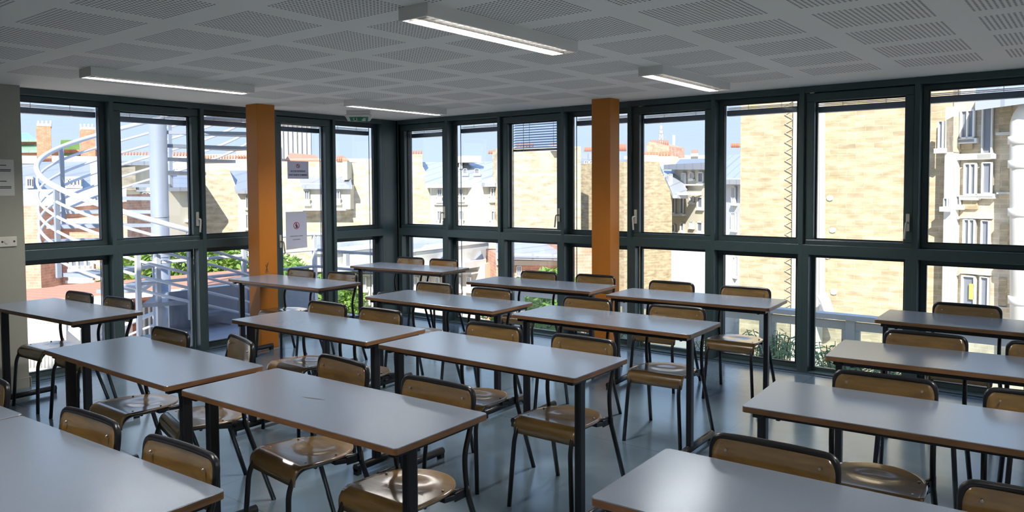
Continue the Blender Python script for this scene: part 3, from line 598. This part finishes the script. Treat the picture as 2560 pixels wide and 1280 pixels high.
g = Fac(2385, 15.0, 2760, 14.2, 'brick_building', 'cream brick building with tall windows and a white downpipe at the right edge')
g.down(2385, 2760, 255, 180, 'bbrick', 0, 1.6); g.box(2383, 270, 2391, 900, 'white_r', .02, .25, 'corner_pilaster')
for w_ in ((2407, 276, 2442, 346, 1), (2416, 408, 2446, 488, 1), (2414, 546, 2443, 622, 1), (2410, 686, 2443, 790, 0), (2461, 406, 2485, 484, 0), (2459, 550, 2478, 622, 0), (2456, 690, 2476, 790, 0), (2462, 262, 2486, 385, 0)): g.window(*w_[:4], bars=w_[4], d=.03)
g.window(2386, 495, 2395, 516, d=.3, bars=0); g.window(2398, 490, 2408, 512, d=.05, bars=0)
g.box(2430, 708, 2442, 748, 'yellow', .06, .1, 'curtain')
for r_ in ((2502, 262, 2530, 332), (2504, 405, 2524, 480), (2503, 560, 2522, 618), (2500, 694, 2517, 765), (2405, 360, 2434, 373), (2410, 495, 2446, 523)): g.box(*r_, 'stone', .0, .05, 'stone_panel')
for r_ in ((2498, 332, 2532, 337), (2500, 480, 2526, 485), (2496, 765, 2522, 770), (2385, 386, 2486, 398), (2406, 489, 2490, 495), (2405, 541, 2484, 547), (2404, 681, 2482, 688), (2398, 350, 2444, 355)): g.box(*r_, 'white_r', .0, .12, 'cornice')
b = B(); tube(b, fillet([g.P(2575, 268, .35), g.P(2551, 300, .35), g.P(2551, 900, .35)], .3), .14, 12)
for y in (360, 420, 540, 640, 760): a_ = g.P(2551, y, .35); tube(b, [a_, a_ + Vector((0, 0, .12))], .17, 12)
obj('downpipe', b, 'white_r', g.t)
g.slope([(2438, 252), (2760, 205)], [(2452, 226), (2760, 170)], 'zinc', .7, -1.0); g.wall([(2366, 300), (2385, 290), (2385, 380), (2366, 380)], 'bbrick', .25, .4, 'bay')
g.window(2370, 305, 2380, 372, d=.26, bars=0)
h = Fac(2340, 21, 2440, 21, 'distant_building', 'bluish building top seen above the stone gable at right'); h.down(2340, 2440, 190, 190, 'cream2', 0, 1.6); h.window(2358, 235, 2402, 262, glass='win')

# house left of the gable: zinc mansard in W6
f = Fac(1795, 27, 1870, 25, 'mansard_building', 'pale house with steep zinc roof squeezed left of the stone gable')
f.down(1795, 1870, 449, 449, 'cream2', 0, 1.6); f.slope([(1790, 449), (1872, 449)], [(1822, 388), (1872, 383)], 'zinc', .3, -1.6)
f.box(1826, 368, 1850, 392, 'white_r', -3, -1.4, 'chimney'); f.pots(1828, 1850, 358, 369, 5, -2); f.band(1795, 1870, 445, 452, 445, 452, 'white_r')
for w_ in ((1834, 466, 1843, 508), (1833, 530, 1843, 574), (1833, 640, 1843, 690)): f.window(*w_, d=.02)

# W5 courtyard
f = Fac(1596, 30, 1680, 31, 'stone_building', 'stone gable with a slanted zinc roof edge, seen beside the right orange column')
f.wall([(1560, 404), (1648, 404), (1652, 425), (1680, 486), (1680, 1000), (1560, 1000)], 'stone', 0, 4)
f.slope([(1682, 486), (1720, 487)], [(1650, 414), (1697, 412)], 'zinc', .5, -2.2); f.box(1612, 387, 1650, 404, 'white_r', -1, -.1, 'parapet')
for x in (1674, 1694): f.window(x, 434, x + 9, 470, d=-.6)
f.box(1676, 481, 1720, 487, 'white_r', .3, .8, 'gutter')
f = Fac(1679, 33, 1800, 30, 'courtyard_building', 'cream rendered courtyard building with small windows under a grey roof')
f.down(1679, 1800, 421, 419, 'cream', 0, 1.6); f.band(1686, 1800, 412, 424, 406, 424, 'zincd', .5, 'roof_edge'); f.slope([(1686, 414), (1800, 408)], [(1700, 398), (1800, 395)], 'zincd', .4, -4)
for w_ in ((1707, 432, 1718, 470, 2), (1728, 431, 1737, 447, 1), (1748, 430, 1762, 457, 0), (1684, 493, 1691, 533, 0), (1704, 493, 1712, 535, 0), (1727, 490, 1737, 506, 1), (1746, 491, 1760, 521, 0), (1727, 552, 1736, 568, 1), (1745, 553, 1760, 581, 0), (1683, 560, 1691, 580, 0), (1704, 556, 1713, 578, 0)): f.window(*w_[:4], d=.02, bars=w_[4])
f.band(1679, 1716, 535, 540, 535, 540, 'white_r', .2); f.band(1679, 1716, 484, 489, 484, 489, 'white_r', .3); f.band(1716, 1762, 460, 464, 460, 464, 'white_r', .15)
f.wall([(1678, 618), (1800, 618), (1800, 1100), (1678, 1100)], 'cream2', 2.5, 2.4, 'lower_wall')
f = Fac(1608, 62, 1760, 60, 'brick_building', 'brown brick chimney stack block on the roofs under the tower silhouette')
f.wall([(1616, 360), (1625, 354), (1672, 366), (1674, 392), (1616, 392)], 'brick', 0, 3); f.pots(1624, 1672, 350, 362, 9, -1); f.down(1560, 1675, 390, 390, 'cream', 1, 1.6, 'lower_wall'); f.pots(1600, 1676, 380, 391, 10, .5)
f = Fac(1660, 72, 1800, 72, 'distant_building', 'far cream roof line with red chimney pots beyond the courtyard')
f.down(1655, 1810, 388, 388, 'cream', 0, 1.6); f.box(1727, 386, 1745, 392, 'white_r', .1, 2, 'chimney'); f.pots(1728, 1746, 374, 388, 4, 1)
f = Fac(1675, 150, 1695, 150, 'distant_tower', 'slim white chimney tower on the horizon beside the lattice tower', 'tower')
b = B(); a_ = f.P(1684.5, 500, 0); c_ = f.P(1684.5, 338, 0); r_ = abs(f.pt(1681, 400)[0] - f.pt(1688, 400)[0]) / 2; a_.z = 0; tube(b, [a_, c_], r_, 14); obj('shaft', b, 'white_r', f.t)
f = Fac(1640, 700, 1670, 700, 'lattice_tower', 'tiny hazy iron lattice tower on the horizon', 'tower')
b = B()
def lvl(y, w): return [f.P(1653 - w, y, w * .36), f.P(1653 + w, y, w * .36), f.P(1653 + w, y, -w * .36), f.P(1653 - w, y, -w * .36)]
L_ = [lvl(372, 9), lvl(356, 5.2), lvl(335, 3.0), lvl(325, 2.0), lvl(313, .9)]
for i in range(4):
    for a_, c_ in zip(L_, L_[1:]): tube(b, [a_[i], c_[i]], .6, 5); tube(b, [a_[i], c_[(i + 1) % 4]], .35, 4); tube(b, [a_[(i + 1) % 4], c_[i]], .35, 4)
for y, w in ((356, 5.6), (333, 3.4), (324, 3)): q = lvl(y, w); prism(b, q, Vector((0, 0, 1.2)))
tube(b, [f.P(1653, 313, 0), f.P(1653, 305, 0)], .35, 5); obj('lattice', b, 'iron', f.t)

# W4 / W3
f = Fac(1434, 33, 1600, 36, 'cream_house', 'cream house with grey mansard roof either side of the right orange column')
f.down(1448, 1600, 452, 452, 'cream', 0, 1.6); f.slope([(1440, 453), (1600, 453)], [(1436, 398), (1600, 398)], 'zincd', .3, -1.2); f.down(1430, 1450, 440, 452, 'stone2', .05, 1.6, 'stone_wall')
f.box(1434, 378, 1600, 398, 'zinc', -4, -1.2, 'upper_roof'); f.pots(1460, 1484, 368, 379, 5, -1.5); f.pots(1540, 1566, 360, 378, 5, -1.5)
for w_ in ((1455, 402, 1465, 436), (1468, 402, 1478, 436)): f.window(*w_, d=.1)
for w_ in ((1464, 463, 1476, 505), (1464, 525, 1474, 570), (1555, 470, 1566, 500)): f.window(*w_, d=.02)
f.band(1448, 1600, 506, 511, 506, 511, 'white_r', .2)
f = Fac(1262, 28, 1446, 29, 'stone_building', 'wide pale stone gable behind the lowered blind')
f.down(1262, 1452, 368, 366, 'stone2', 0, 1.6); f.box(1375, 364, 1405, 378, 'white_r', -1, .3, 'chimney'); f.pots(1376, 1404, 357, 365, 7, -.4); f.pots(1290, 1335, 357, 368, 6, -2)
f = Fac(1268, 19, 1440, 19.4, 'low_brick_building', 'low red brick building with ribbed zinc roof below the lowered blind window')
f.down(1240, 1500, 634, 640, 'brick', 0, 1.6); f.slope([(1240, 632), (1438, 637)], [(1240, 596), (1438, 600)], 'zinc', .5, -2.4); f.band(1240, 1440, 650, 662, 652, 664, 'cream', .08, 'lintel_band'); f.band(1240, 1440, 634, 638, 638, 642, 'zincd', .55, 'gutter')
f.window(1290, 664, 1302, 690, d=.02); f.wall([(1437, 615), (1462, 600), (1500, 600), (1500, 900), (1437, 900)], 'brick', 1.4, 6, 'gable_wall')
# W2 / W1
f = Fac(1076, 30, 1202, 30, 'cream_house', 'cream house with pale zinc roof and two skylights right of the corner post')
f.down(1077, 1202, 459, 459, 'cream', 0, 1.6); f.slope([(1064, 460), (1204, 459)], [(1050, 405), (1215, 404)], 'zinc', .4, -2.6); f.band(1077, 1202, 458, 463, 458, 463, 'white_r', .3); f.band(1085, 1200, 509, 512, 509, 512, 'white_r', .12)
for w_ in ((1093, 472, 1104, 502), (1093, 527, 1105, 562), (1148, 472, 1157, 500), (1173, 471, 1189, 504), (1148, 527, 1157, 560), (1174, 527, 1190, 562)): f.window(*w_, d=.02, rail=True)
for w_ in ((1158, 421, 1168, 434), (1187, 421, 1199, 434)): f.window(*w_, d=-.5, bars=0)
f.box(1148, 390, 1157, 420, 'white_r', -2.4, -1.4, 'chimney')
f = Fac(1199, 29, 1262, 29.5, 'cream_house', 'projecting cream house whose window column shows beside the lowered blind pane')
f.down(1199, 1262, 457, 457, 'cream', 0, 1.6); f.slope([(1203, 457), (1262, 457)], [(1212, 405), (1262, 400)], 'zinc', .3, -1.8)
for w_ in ((1224, 469, 1240, 501), (1225, 527, 1241, 562)): f.window(*w_, d=.02, rail=True)
f.box(1216, 384, 1262, 402, 'cream', -3.5, -2, 'upper_wall'); f.pots(1220, 1250, 376, 385, 5, -3)
f = Fac(985, 31, 1078, 31, 'stone_building', 'narrow stone gable right of the corner post')
f.wall([(960, 385), (1056, 385), (1057, 416), (1076, 452), (1078, 1000), (960, 1000)], 'stone2', 0, 4); f.pots(1030, 1056, 377, 386, 4, -.5)
f = Fac(780, 24, 1216, 20, 'dormer_building', 'ornate cream building with grey mansard and pedimented dormers low behind the corner')
f.slope([(780, 668), (1212, 660)], [(780, 612), (1196, 606)], 'zincd', .0, -.8); f.slope([(780, 613), (1197, 607)], [(800, 585), (1160, 590)], 'zinc', -.8, -5); f.down(780, 1212, 668, 660, 'cream', .3, 1.6)
f.band(780, 1216, 664, 673, 648, 664, 'white_r', 1.0); f.band(780, 1212, 684, 688, 676, 680, 'white_r', .6)
for x0, x1, y0, y1 in ((838, 868, 630, 672), (903, 928, 622, 664), (1055, 1083, 624, 668), (1154, 1176, 612, 652)):
    b = B(); f.rect(b, x0, y0, x1, y1, -.9, .75); f.rect(b, x0 - 3, y0 - 3, x1 + 3, y0, -.9, .9)
    m_ = (x0 + x1) / 2; prism(b, [f.P(x0 - 3, y0 - 3, .85), f.P(x1 + 3, y0 - 3, .85), f.P(m_ + 5, y0 - 12, .85), f.P(m_ - 5, y0 - 12, .85)], -f.n * 1.4); d_ = obj('dormer', b, 'white_r', f.t)
    b = B(); f.rect(b, x0 + 9, y0 + 6, x1 - 8, y1 - 2, .74, .78); obj('window_pane', b, 'win', d_)
for x in range(850, 1200, 26): f.window(x, 688, x + 9, 720, d=.34)
f = Fac(1205, 24, 1262, 24, 'cream_house', 'tall cream building end with a brown balcony, low beside the second window'); f.down(1200, 1262, 575, 575, 'white_r', 0, 1.6); f.box(1226, 612, 1262, 628, 'bbrick', .0, .8, 'balcony')

# V5, V4
f = Fac(600, 33, 948, 31, 'stone_building', 'broad stone building with a cream mansard house set in its middle, behind the door')
f.down(640, 948, 402, 408, 'stone2', 0, 1.6)
f.wall([(760, 462), (876, 462), (876, 523), (760, 523)], 'cream', .5, .6, 'house_front'); f.slope([(755, 463), (880, 463)], [(742, 408), (872, 408)], 'zincd', .8, -1.2); f.band(757, 880, 459, 465, 459, 465, 'white_r', .7, d=0); f.band(757, 878, 521, 525, 521, 525, 'white_r', .7)
for w_ in ((775, 476, 787, 509), (849, 476, 862, 507)): f.window(*w_, d=.55, rail=True)
f.window(855, 434, 868, 449, d=-.1, bars=0); f.window(770, 434, 778, 450, d=-.1, bars=0); f.box(868, 405, 880, 450, 'cream', -1, .6, 'party_wall'); f.pots(840, 856, 392, 402, 3, -2)
f = Fac(600, 60, 960, 60, 'distant_building', 'hazy roof line with reddish roofs beyond the door and fifth pane'); f.down(470, 960, 398, 396, 'cream', 0, 1.6); f.slope([(712, 400), (800, 400)], [(725, 382), (790, 388)], 'tile', .3, -3); f.slope([(840, 398), (870, 398)], [(842, 388), (860, 390)], 'tile', .3, -3); f.down(690, 702, 366, 366, 'white_r', 2, 3, 'white_wall')
f = Fac(686, 320, 776, 320, 'tower_block', 'brown high-rise tower block on the horizon behind the door', 'tower')
f.down(680, 776, 180, 180, 'tower', 0, 40); b = B()
for k in range(9): f.rect(b, 681 + k * 11.6, 182, 683 + k * 11.6, 470, 0, 1)
obj('facade_rib', b, 'white_r', f.t)
# V3
f = Fac(495, 34, 690, 34, 'stone_building', 'plain cream-yellow gable wall seen left of the left orange column')
f.wall([(470, 432), (508, 428), (556, 419), (574, 426), (592, 470), (597, 520), (600, 1000), (470, 1000)], 'stone2', 0, 4); f.down(594, 690, 474, 474, 'cream', .1, 1.6, 'side_front'); f.slope([(590, 475), (690, 475)], [(572, 426), (690, 426)], 'zincd', .4, -1.4)
for w_ in ((614, 486, 624, 520), (614, 536, 624, 570)): f.window(*w_, d=.12)
f = Fac(470, 85, 700, 85, 'distant_building', 'far beige roof ridge with red chimneys beyond the stair landing'); f.down(290, 700, 388, 384, 'cream', 0, 1.6); f.box(590, 374, 640, 392, 'bbrick', -5, 1, 'upper_wall'); f.pots(300, 470, 380, 390, 22, 2); f.pots(510, 620, 388, 398, 16, 3)
# V2
f = Fac(285, 32, 500, 34, 'cream_house', 'pale cream houses with balconies behind the stair column')
f.down(285, 410, 400, 402, 'cream', 0, 1.6); f.down(410, 500, 468, 468, 'cream', 1, 1.6, 'side_front'); f.slope([(285, 402), (410, 404)], [(290, 388), (410, 388)], 'zinc', .3, -3); f.slope([(418, 468), (500, 468)], [(424, 425), (500, 425)], 'zincd', 1.3, -.8); f.wall([(295, 420), (338, 416), (340, 475), (295, 475)], 'stone2', .3, .4, 'gable_wall')
for w_ in ((432, 480, 441, 500), (340, 466, 372, 474), (352, 480, 372, 492), (300, 480, 312, 492), (361, 571, 372, 582), (430, 530, 448, 546)): f.window(*w_, d=(1.02 if w_[0] > 410 else .02))
f.band(296, 378, 502, 507, 502, 507, 'white_r', .7, 'balcony_slab'); f.band(422, 460, 549, 554, 549, 554, 'white_r', 1.2, 'balcony_slab')
# V1
f = Fac(-40, 26, 316, 24, 'red_brick_building', 'red brick building with pale roof seen through the staircase rail')
f.down(-40, 97, 516, 516, 'brick', 1, 1.6, 'low_wall'); f.down(84, 316, 510, 486, 'brick', 0, 1.6); f.slope([(60, 517), (316, 490)], [(60, 474), (316, 470)], 'cream2', .4, -2.5)
for w_ in ((55, 545, 63, 600), (172, 546, 250, 560), (252, 546, 290, 560), (190, 546, 208, 560)): f.window(*w_, d=(1.02 if w_[0] < 80 else .02), bars=2)
f.band(108, 300, 552, 561, 552, 561, 'white_r', .3, 'string_course'); f.window(176, 640, 238, 672, d=.02, bars=2); f.window(172, 664, 236, 700, d=.02, bars=1)
f = Fac(-20, 38, 300, 38, 'mansard_building', 'long dark grey mansard roof with cream dormers beyond the brick building')
f.slope([(-20, 478), (320, 474)], [(-20, 406), (262, 403)], 'zincd', .0, -2.2); f.down(-20, 320, 478, 474, 'cream2', .1, 1.6)
for x0, x1 in ((65, 84), (162, 205)):
    f.box(x0, 442, x1, 469, 'cream', -1.5, .5, 'dormer'); f.window(x0 + 3, 447, x1 - 3, 466, d=.5, bars=1 if x1 - x0 < 30 else 3)
f.box(128, 384, 250, 404, 'cream', -5, -2.3, 'upper_wall'); f.box(47, 384, 90, 406, 'cream', -5, -2, 'upper_wall')
f = Fac(-30, 55, 300, 55, 'red_brick_building', 'red brick building with green copper roofs and two tall brick chimneys')
f.down(-30, 260, 374, 374, 'redchim', 0, 1.6)
for x0, x1, y0 in ((93, 130, 324), (199, 234, 332)):
    f.box(x0, y0, x1, 400, 'redchim', .5, 3, 'chimney'); f.box(x0 + 1, y0 - 7, x1 - 1, y0, 'cream', .8, 2.8, 'chimney_cap'); b = B()
    for k in range(4): tube(b, [f.P(x0 + 3 + k * (x1 - x0 - 6) / 3, y0 - 5, 1.8), f.P(x0 + 3 + k * (x1 - x0 - 6) / 3, y0 - 22, 1.8)], .06, 5)
    obj('chimney_rod', b, 'white_r', f.t)
f.slope([(-30, 348), (92, 348)], [(-30, 322), (70, 332)], 'copper', .8, -1.5); f.slope([(-30, 376), (96, 375)], [(-30, 358), (90, 360)], 'copper', 1.5, -.2); f.down(-30, 92, 349, 349, 'redchim', -.1, 5, 'upper_wall'); f.slope([(150, 385), (200, 385)], [(152, 350), (198, 350)], 'leaf', .2, -3, name='green_roof')
# low roofs near the stair foot
f = Fac(-60, 15.5, 620, 14.0, 'low_building', 'low building with orange tiled roof and white eaves under the staircase')
f.slope([(-60, 765), (620, 705)], [(-60, 735), (620, 672)], 'tile', .4, -2.2); f.down(-60, 620, 770, 710, 'tile', 0, 3); f.band(-60, 620, 762, 772, 700, 710, 'white_r', .6, 'eave_board')
for x in (120, 350, 560): f.window(x, 760, x + 44, 850, d=.05, bars=2)
f = Fac(-80, 11.5, 330, 11.0, 'low_building', 'orange tiled lower roof at the left edge with a white railing in front')
f.slope([(-80, 850), (150, 820)], [(-80, 790), (150, 770)], 'tile', .3, -1.4); f.down(-80, 200, 850, 824, 'cream2', 0, 3)
b = B()
for k in range(26): a_ = f.P(-60 + k * 9, 925, 1.2); tube(b, [a_, a_ + Vector((0, 0, .55))], .022, 5)
for dz in (0, .55): tube(b, [f.P(-80, 925, 1.2) + Vector((0, 0, dz)), f.P(200, 925, 1.2) + Vector((0, 0, dz))], .03, 6)
obj('railing', b, 'white_r', f.t)

# ------------------------------------------------------------------ trees and plants
def foliage(blobs, n, size, mat, name, parent, seed):
    rnd = random.Random(seed); b = B(); tot = sum(r[3] ** 2 for r in blobs)
    for cx, cy, cz, r in blobs:
        for _ in range(int(n * r * r / tot)):
            u = rnd.uniform(-1, 1); a = rnd.uniform(0, 2 * PI); q = math.sqrt(1 - u * u); rr = r * (rnd.random() ** .35); p = Vector((cx + rr * q * math.cos(a), cy + rr * q * math.sin(a), cz + rr * u * .8))
            d = Vector((rnd.uniform(-1, 1), rnd.uniform(-1, 1), rnd.uniform(-.6, .6))).normalized(); e = d.orthogonal().normalized(); s_ = size * rnd.uniform(.6, 1.3)
            vs = [b.verts.new(p + x) for x in (-d * s_, -e * s_ * .45, d * s_, e * s_ * .45)]; b.faces.new(vs)
    return obj(name, b, mat, parent)
def tree(px, d, pytop, r, lab, seed, n=4200):
    c = hor(px, d); dz = CAM.z - (pytop - 470) / FL * d; t = thing('leafy_tree', lab, 'tree', (c.x, c.y, GZ)); rnd = random.Random(seed); top = dz - GZ
    bl = [(rnd.uniform(-.7, .7) * r, rnd.uniform(-.7, .7) * r, top - r * .55 - rnd.uniform(0, .9) * r, r * rnd.uniform(.4, .62)) for _ in range(8)]
    foliage(bl, int(n * 2.2), .085, 'leaf', 'foliage', t, seed); b = B(); tube(b, [(0, 0, 0), (.1, .05, top * .5), (0, 0, top - r)], .22, 8)
    for k in range(5): q = bl[k]; tube(b, [(0, 0, top - r * 1.6), (q[0] * .8, q[1] * .8, q[2])], .07, 6)
    obj('trunk', b, 'bark', t)
tree(745, 21, 602, 1.5, 'bright green tree beyond the glazed door, under the lower notice', 3); tree(855, 25, 640, .8, 'small green tree low in the pane left of the corner post', 4, 1600)
tree(448, 18, 568, 1.3, 'green tree right of the round stair column', 5); tree(325, 22, 640, 1.1, 'green tree low behind the staircase, left of its column', 6)
tree(1370, 14.5, 652, 1.0, 'young green tree below the window with the lowered blind', 8, 2600); tree(540, 23, 620, 1.1, 'green tree behind the landing rail, left of the orange column', 9, 2000)
def shrub(x, y, z, r, hh, lab, seed):
    t = thing('bamboo_shrub', lab, 'plant', (x, y, z), group='shrubs along the terrace balustrade'); rnd = random.Random(seed); b = B(); s = B()
    for k in range(26):
        a = rnd.uniform(0, 2 * PI); l = rnd.uniform(.1, 1) * r; bx, by = l * .5 * math.cos(a), l * .5 * math.sin(a); tx, ty, tz = bx + l * .7 * math.cos(a), by + l * .7 * math.sin(a), hh * rnd.uniform(.55, 1); tube(s, [(bx, by, 0), ((bx + tx) / 2, (by + ty) / 2, tz * .6), (tx, ty, tz)], .004, 4)
        for j in range(22):
            f_ = rnd.uniform(.25, 1); p = Vector((bx + (tx - bx) * f_, by + (ty - by) * f_, tz * f_)); d = Vector((rnd.uniform(-1, 1), rnd.uniform(-1, 1), rnd.uniform(-.5, .2))).normalized(); e = d.cross(Vector((0, 0, 1))).normalized() * .012; L = rnd.uniform(.06, .12)
            b.faces.new([b.verts.new(q) for q in (p, p + d * L * .5 + e, p + d * L - Vector((0, 0, .02)), p + d * L * .5 - e)])
    obj('leaves', b, 'leaf2', t); obj('stems', s, 'bark', t)

# ------------------------------------------------------------------ terrace and balustrade outside the right wall
TZ = -.55
b = B(); box(b, -.2, 12, .26, 2.35, TZ - .3, TZ); tag(obj('terrace', b, 'terr'), 'pale terrace slab outside the right glazed wall', 'terrace')
YB = 2.2
def balus(x0, x1, lab):
    t = thing('balustrade_panel', lab, 'balustrade', (x0, YB, TZ), group='white balustrade panels on the terrace'); w = x1 - x0; H = .72
    b = B(); box(b, 0, .09, -.05, .05, 0, H); obj('post', b, 'white_r', t, bevel=.004)
    b = B(); box(b, 0, w, -.07, .07, H - .03, H + .03); box(b, .09, w, -.03, .03, H - .14, H - .05); box(b, .09, w, -.03, .03, .06, .12); obj('rail', b, 'white_r', t, bevel=.004)
    b = B(); box(b, .09, .14, -.025, .025, .12, H - .14); box(b, w - .05, w, -.025, .025, .12, H - .14); obj('panel_frame', b, 'white_r', t)
    b = B(); box(b, .14, w - .05, -.006, .006, .12, H - .14); obj('glass_panel', b, 'pglass', t)
xs = [.2 + k * .93 for k in range(11)]
BAL = ['first panel from the corner', 'second panel from the corner', 'third panel from the corner', 'fourth panel from the corner', 'fifth panel, behind the right orange column', 'sixth panel, behind the table right of the column', 'seventh panel, in the pane with the stone edge', 'eighth panel, across the mullion before the stone wall', 'ninth panel, left half of the big stone wall pane', 'tenth panel, at the right edge']
for i in range(10): balus(xs[i], xs[i + 1], 'white framed glass balustrade, ' + BAL[i])
for i, (x, y, r, hh, l) in enumerate(((3.55, 1.75, .32, .5, 'in the pane with the stone edge'), (4.2, 1.8, .35, .55, 'behind the right chair of the column table'), (4.85, 1.7, .34, .56, 'left of the mullion before the stone wall'), (5.32, 1.65, .34, .56, 'left in the big stone wall pane'), (1.9, 1.8, .35, .5, 'below the lowered blind window'))): shrub(x, y, TZ, r, hh, 'airy green bamboo-like shrub on the terrace, ' + l, 30 + i)

# ------------------------------------------------------------------ spiral fire stair outside the left wall
SC = hor(398, 11.0); SRd = 1.35; HZ = 1.95
A0 = math.atan2(SC.y - CAM.y, SC.x - CAM.x)                       # away from the camera
# angle measured so that left (as seen) is at A0 + 90 deg; the rail falls going left -> front -> right
def spz(a): return HZ - .70 * a / (PI / 2)                        # a = 0 at the leftmost point
def spp(a, r, dz=0): th = A0 + PI / 2 + a; return Vector((r * math.cos(th), r * math.sin(th), spz(a) + dz + 3.0))
t = thing('spiral_staircase', 'white tubular spiral fire escape staircase outside the left windows', 'staircase', (SC.x, SC.y, -3.0))
b = B(); cyl(b, (0, 0, -12), .11, 17.5, 28)
for k in range(14): cyl(b, (0, 0, -2.5 + k * .52), .1125, .012, 28)
obj('central_column', b, 'stairs', t)
a0_, a1_ = -2 * PI * .7, 2 * PI * 1.15
for dz, r_ in ((0, .032), (-.17, .018), (-.34, .018), (-.51, .018), (-.68, .018), (-.84, .018)):
    n = 130; pts = [spp(a0_ + (a1_ - a0_) * k / n, SRd, dz) for k in range(n + 1)]
    b = B(); tube(b, pts, r_, 10 if dz == 0 else 7); obj('handrail' if dz == 0 else 'guard_rail', b, 'rail', t)
n = 30
for k in range(n):
    a = a0_ + (a1_ - a0_) * k / n; w = (a1_ - a0_) / n * 1.0; z = -1.0
    b = B(); q = [spp(a, .1, z), spp(a, SRd - .04, z), spp(a + w, SRd - .04, z), spp(a + w, .1, z)]; zz = q[0].z; prism(b, [Vector((p.x, p.y, zz)) for p in q], Vector((0, 0, -.045)))
    obj('tread', b, 'stairs', t)
    if k % 3 == 1:
        b = B(); p = spp(a, SRd - .01, 0); zt = p.z; box(b, p.x - .025, p.x + .025, p.y - .025, p.y + .025, zt - 1.05, zt); obj('baluster_post', b, 'stairs', t)
# landing in front of the door
t = thing('stair_landing', 'grey steel landing with white rails outside the glazed door', 'landing', (-.3, -1.2, 0))
b = B(); box(b, -1.25, 0.02, -1.35, 1.1, -.1, -.04); obj('platform', b, 'stairs', t)
b = B(); box(b, -1.27, -1.24, -1.0, 1.1, -.1, .42); obj('kick_panel', b, 'stairs', t)
for z in (.55, .78, 1.0):
    b = B(); tube(b, [(-1.25, -1.35, z), (-1.25, 1.1, z), (.0, 1.1, z)], .02 if z < 1 else .028, 8); obj('rail', b, 'rail', t)
for x, y in ((-1.25, -1.35), (-1.25, -1.12), (-1.25, 0), (-1.25, 1.1), (0, 1.1)):
    b = B(); box(b, x - .025, x + .025, y - .025, y + .025, -.1, 1.0); obj('post', b, 'rail', t)

# ------------------------------------------------------------------ light
sl = bpy.data.lights.new('sun', 'SUN'); sl.energy = 2.9; sl.angle = math.radians(.6); sl.color = (1, .95, .86)
so = bpy.data.objects.new('sun', sl); COL.objects.link(so); so.rotation_euler = Vector((-.38, .78, -.62)).to_track_quat('-Z', 'Y').to_euler()
w = bpy.data.worlds.new('sky'); S.world = w; w.use_nodes = True; nt = w.node_tree; bg = nt.nodes['Background']
tcw = nt.nodes.new('ShaderNodeTexCoord'); spw = nt.nodes.new('ShaderNodeSeparateXYZ'); rw = nt.nodes.new('ShaderNodeValToRGB'); nt.links.new(tcw.outputs['Generated'], spw.inputs[0]); nt.links.new(spw.outputs['Z'], rw.inputs[0])
e_ = rw.color_ramp.elements; e_[0].position = 0.0; e_[0].color = (.27, .325, .375, 1); e_[1].position = .9; e_[1].color = (.13, .25, .52, 1); q_ = e_.new(.22); q_.color = (.205, .29, .385, 1)
nt.links.new(rw.outputs[0], bg.inputs[0]); bg.inputs[1].default_value = .95
for i, (x0, x1, y0, y1, _) in enumerate(LUM):  # the last three serve the added unseen fill fixtures
    al = bpy.data.lights.new('lamp_glow', 'AREA'); al.shape = 'RECTANGLE'; al.size = .04; al.size_y = y1 - y0 - .1; al.energy = 22 if i < 4 else 17; al.color = (1, .955, .9)
    ao = bpy.data.objects.new('lamp_glow', al); COL.objects.link(ao); ao.location = ((x0 + x1) / 2 - .04, (y0 + y1) / 2, CE - .035)
S.view_settings.view_transform = 'Standard'; S.view_settings.look = 'None'; S.view_settings.exposure = 1.6; S.view_settings.gamma = 1.0; S.view_settings.use_curve_mapping = False
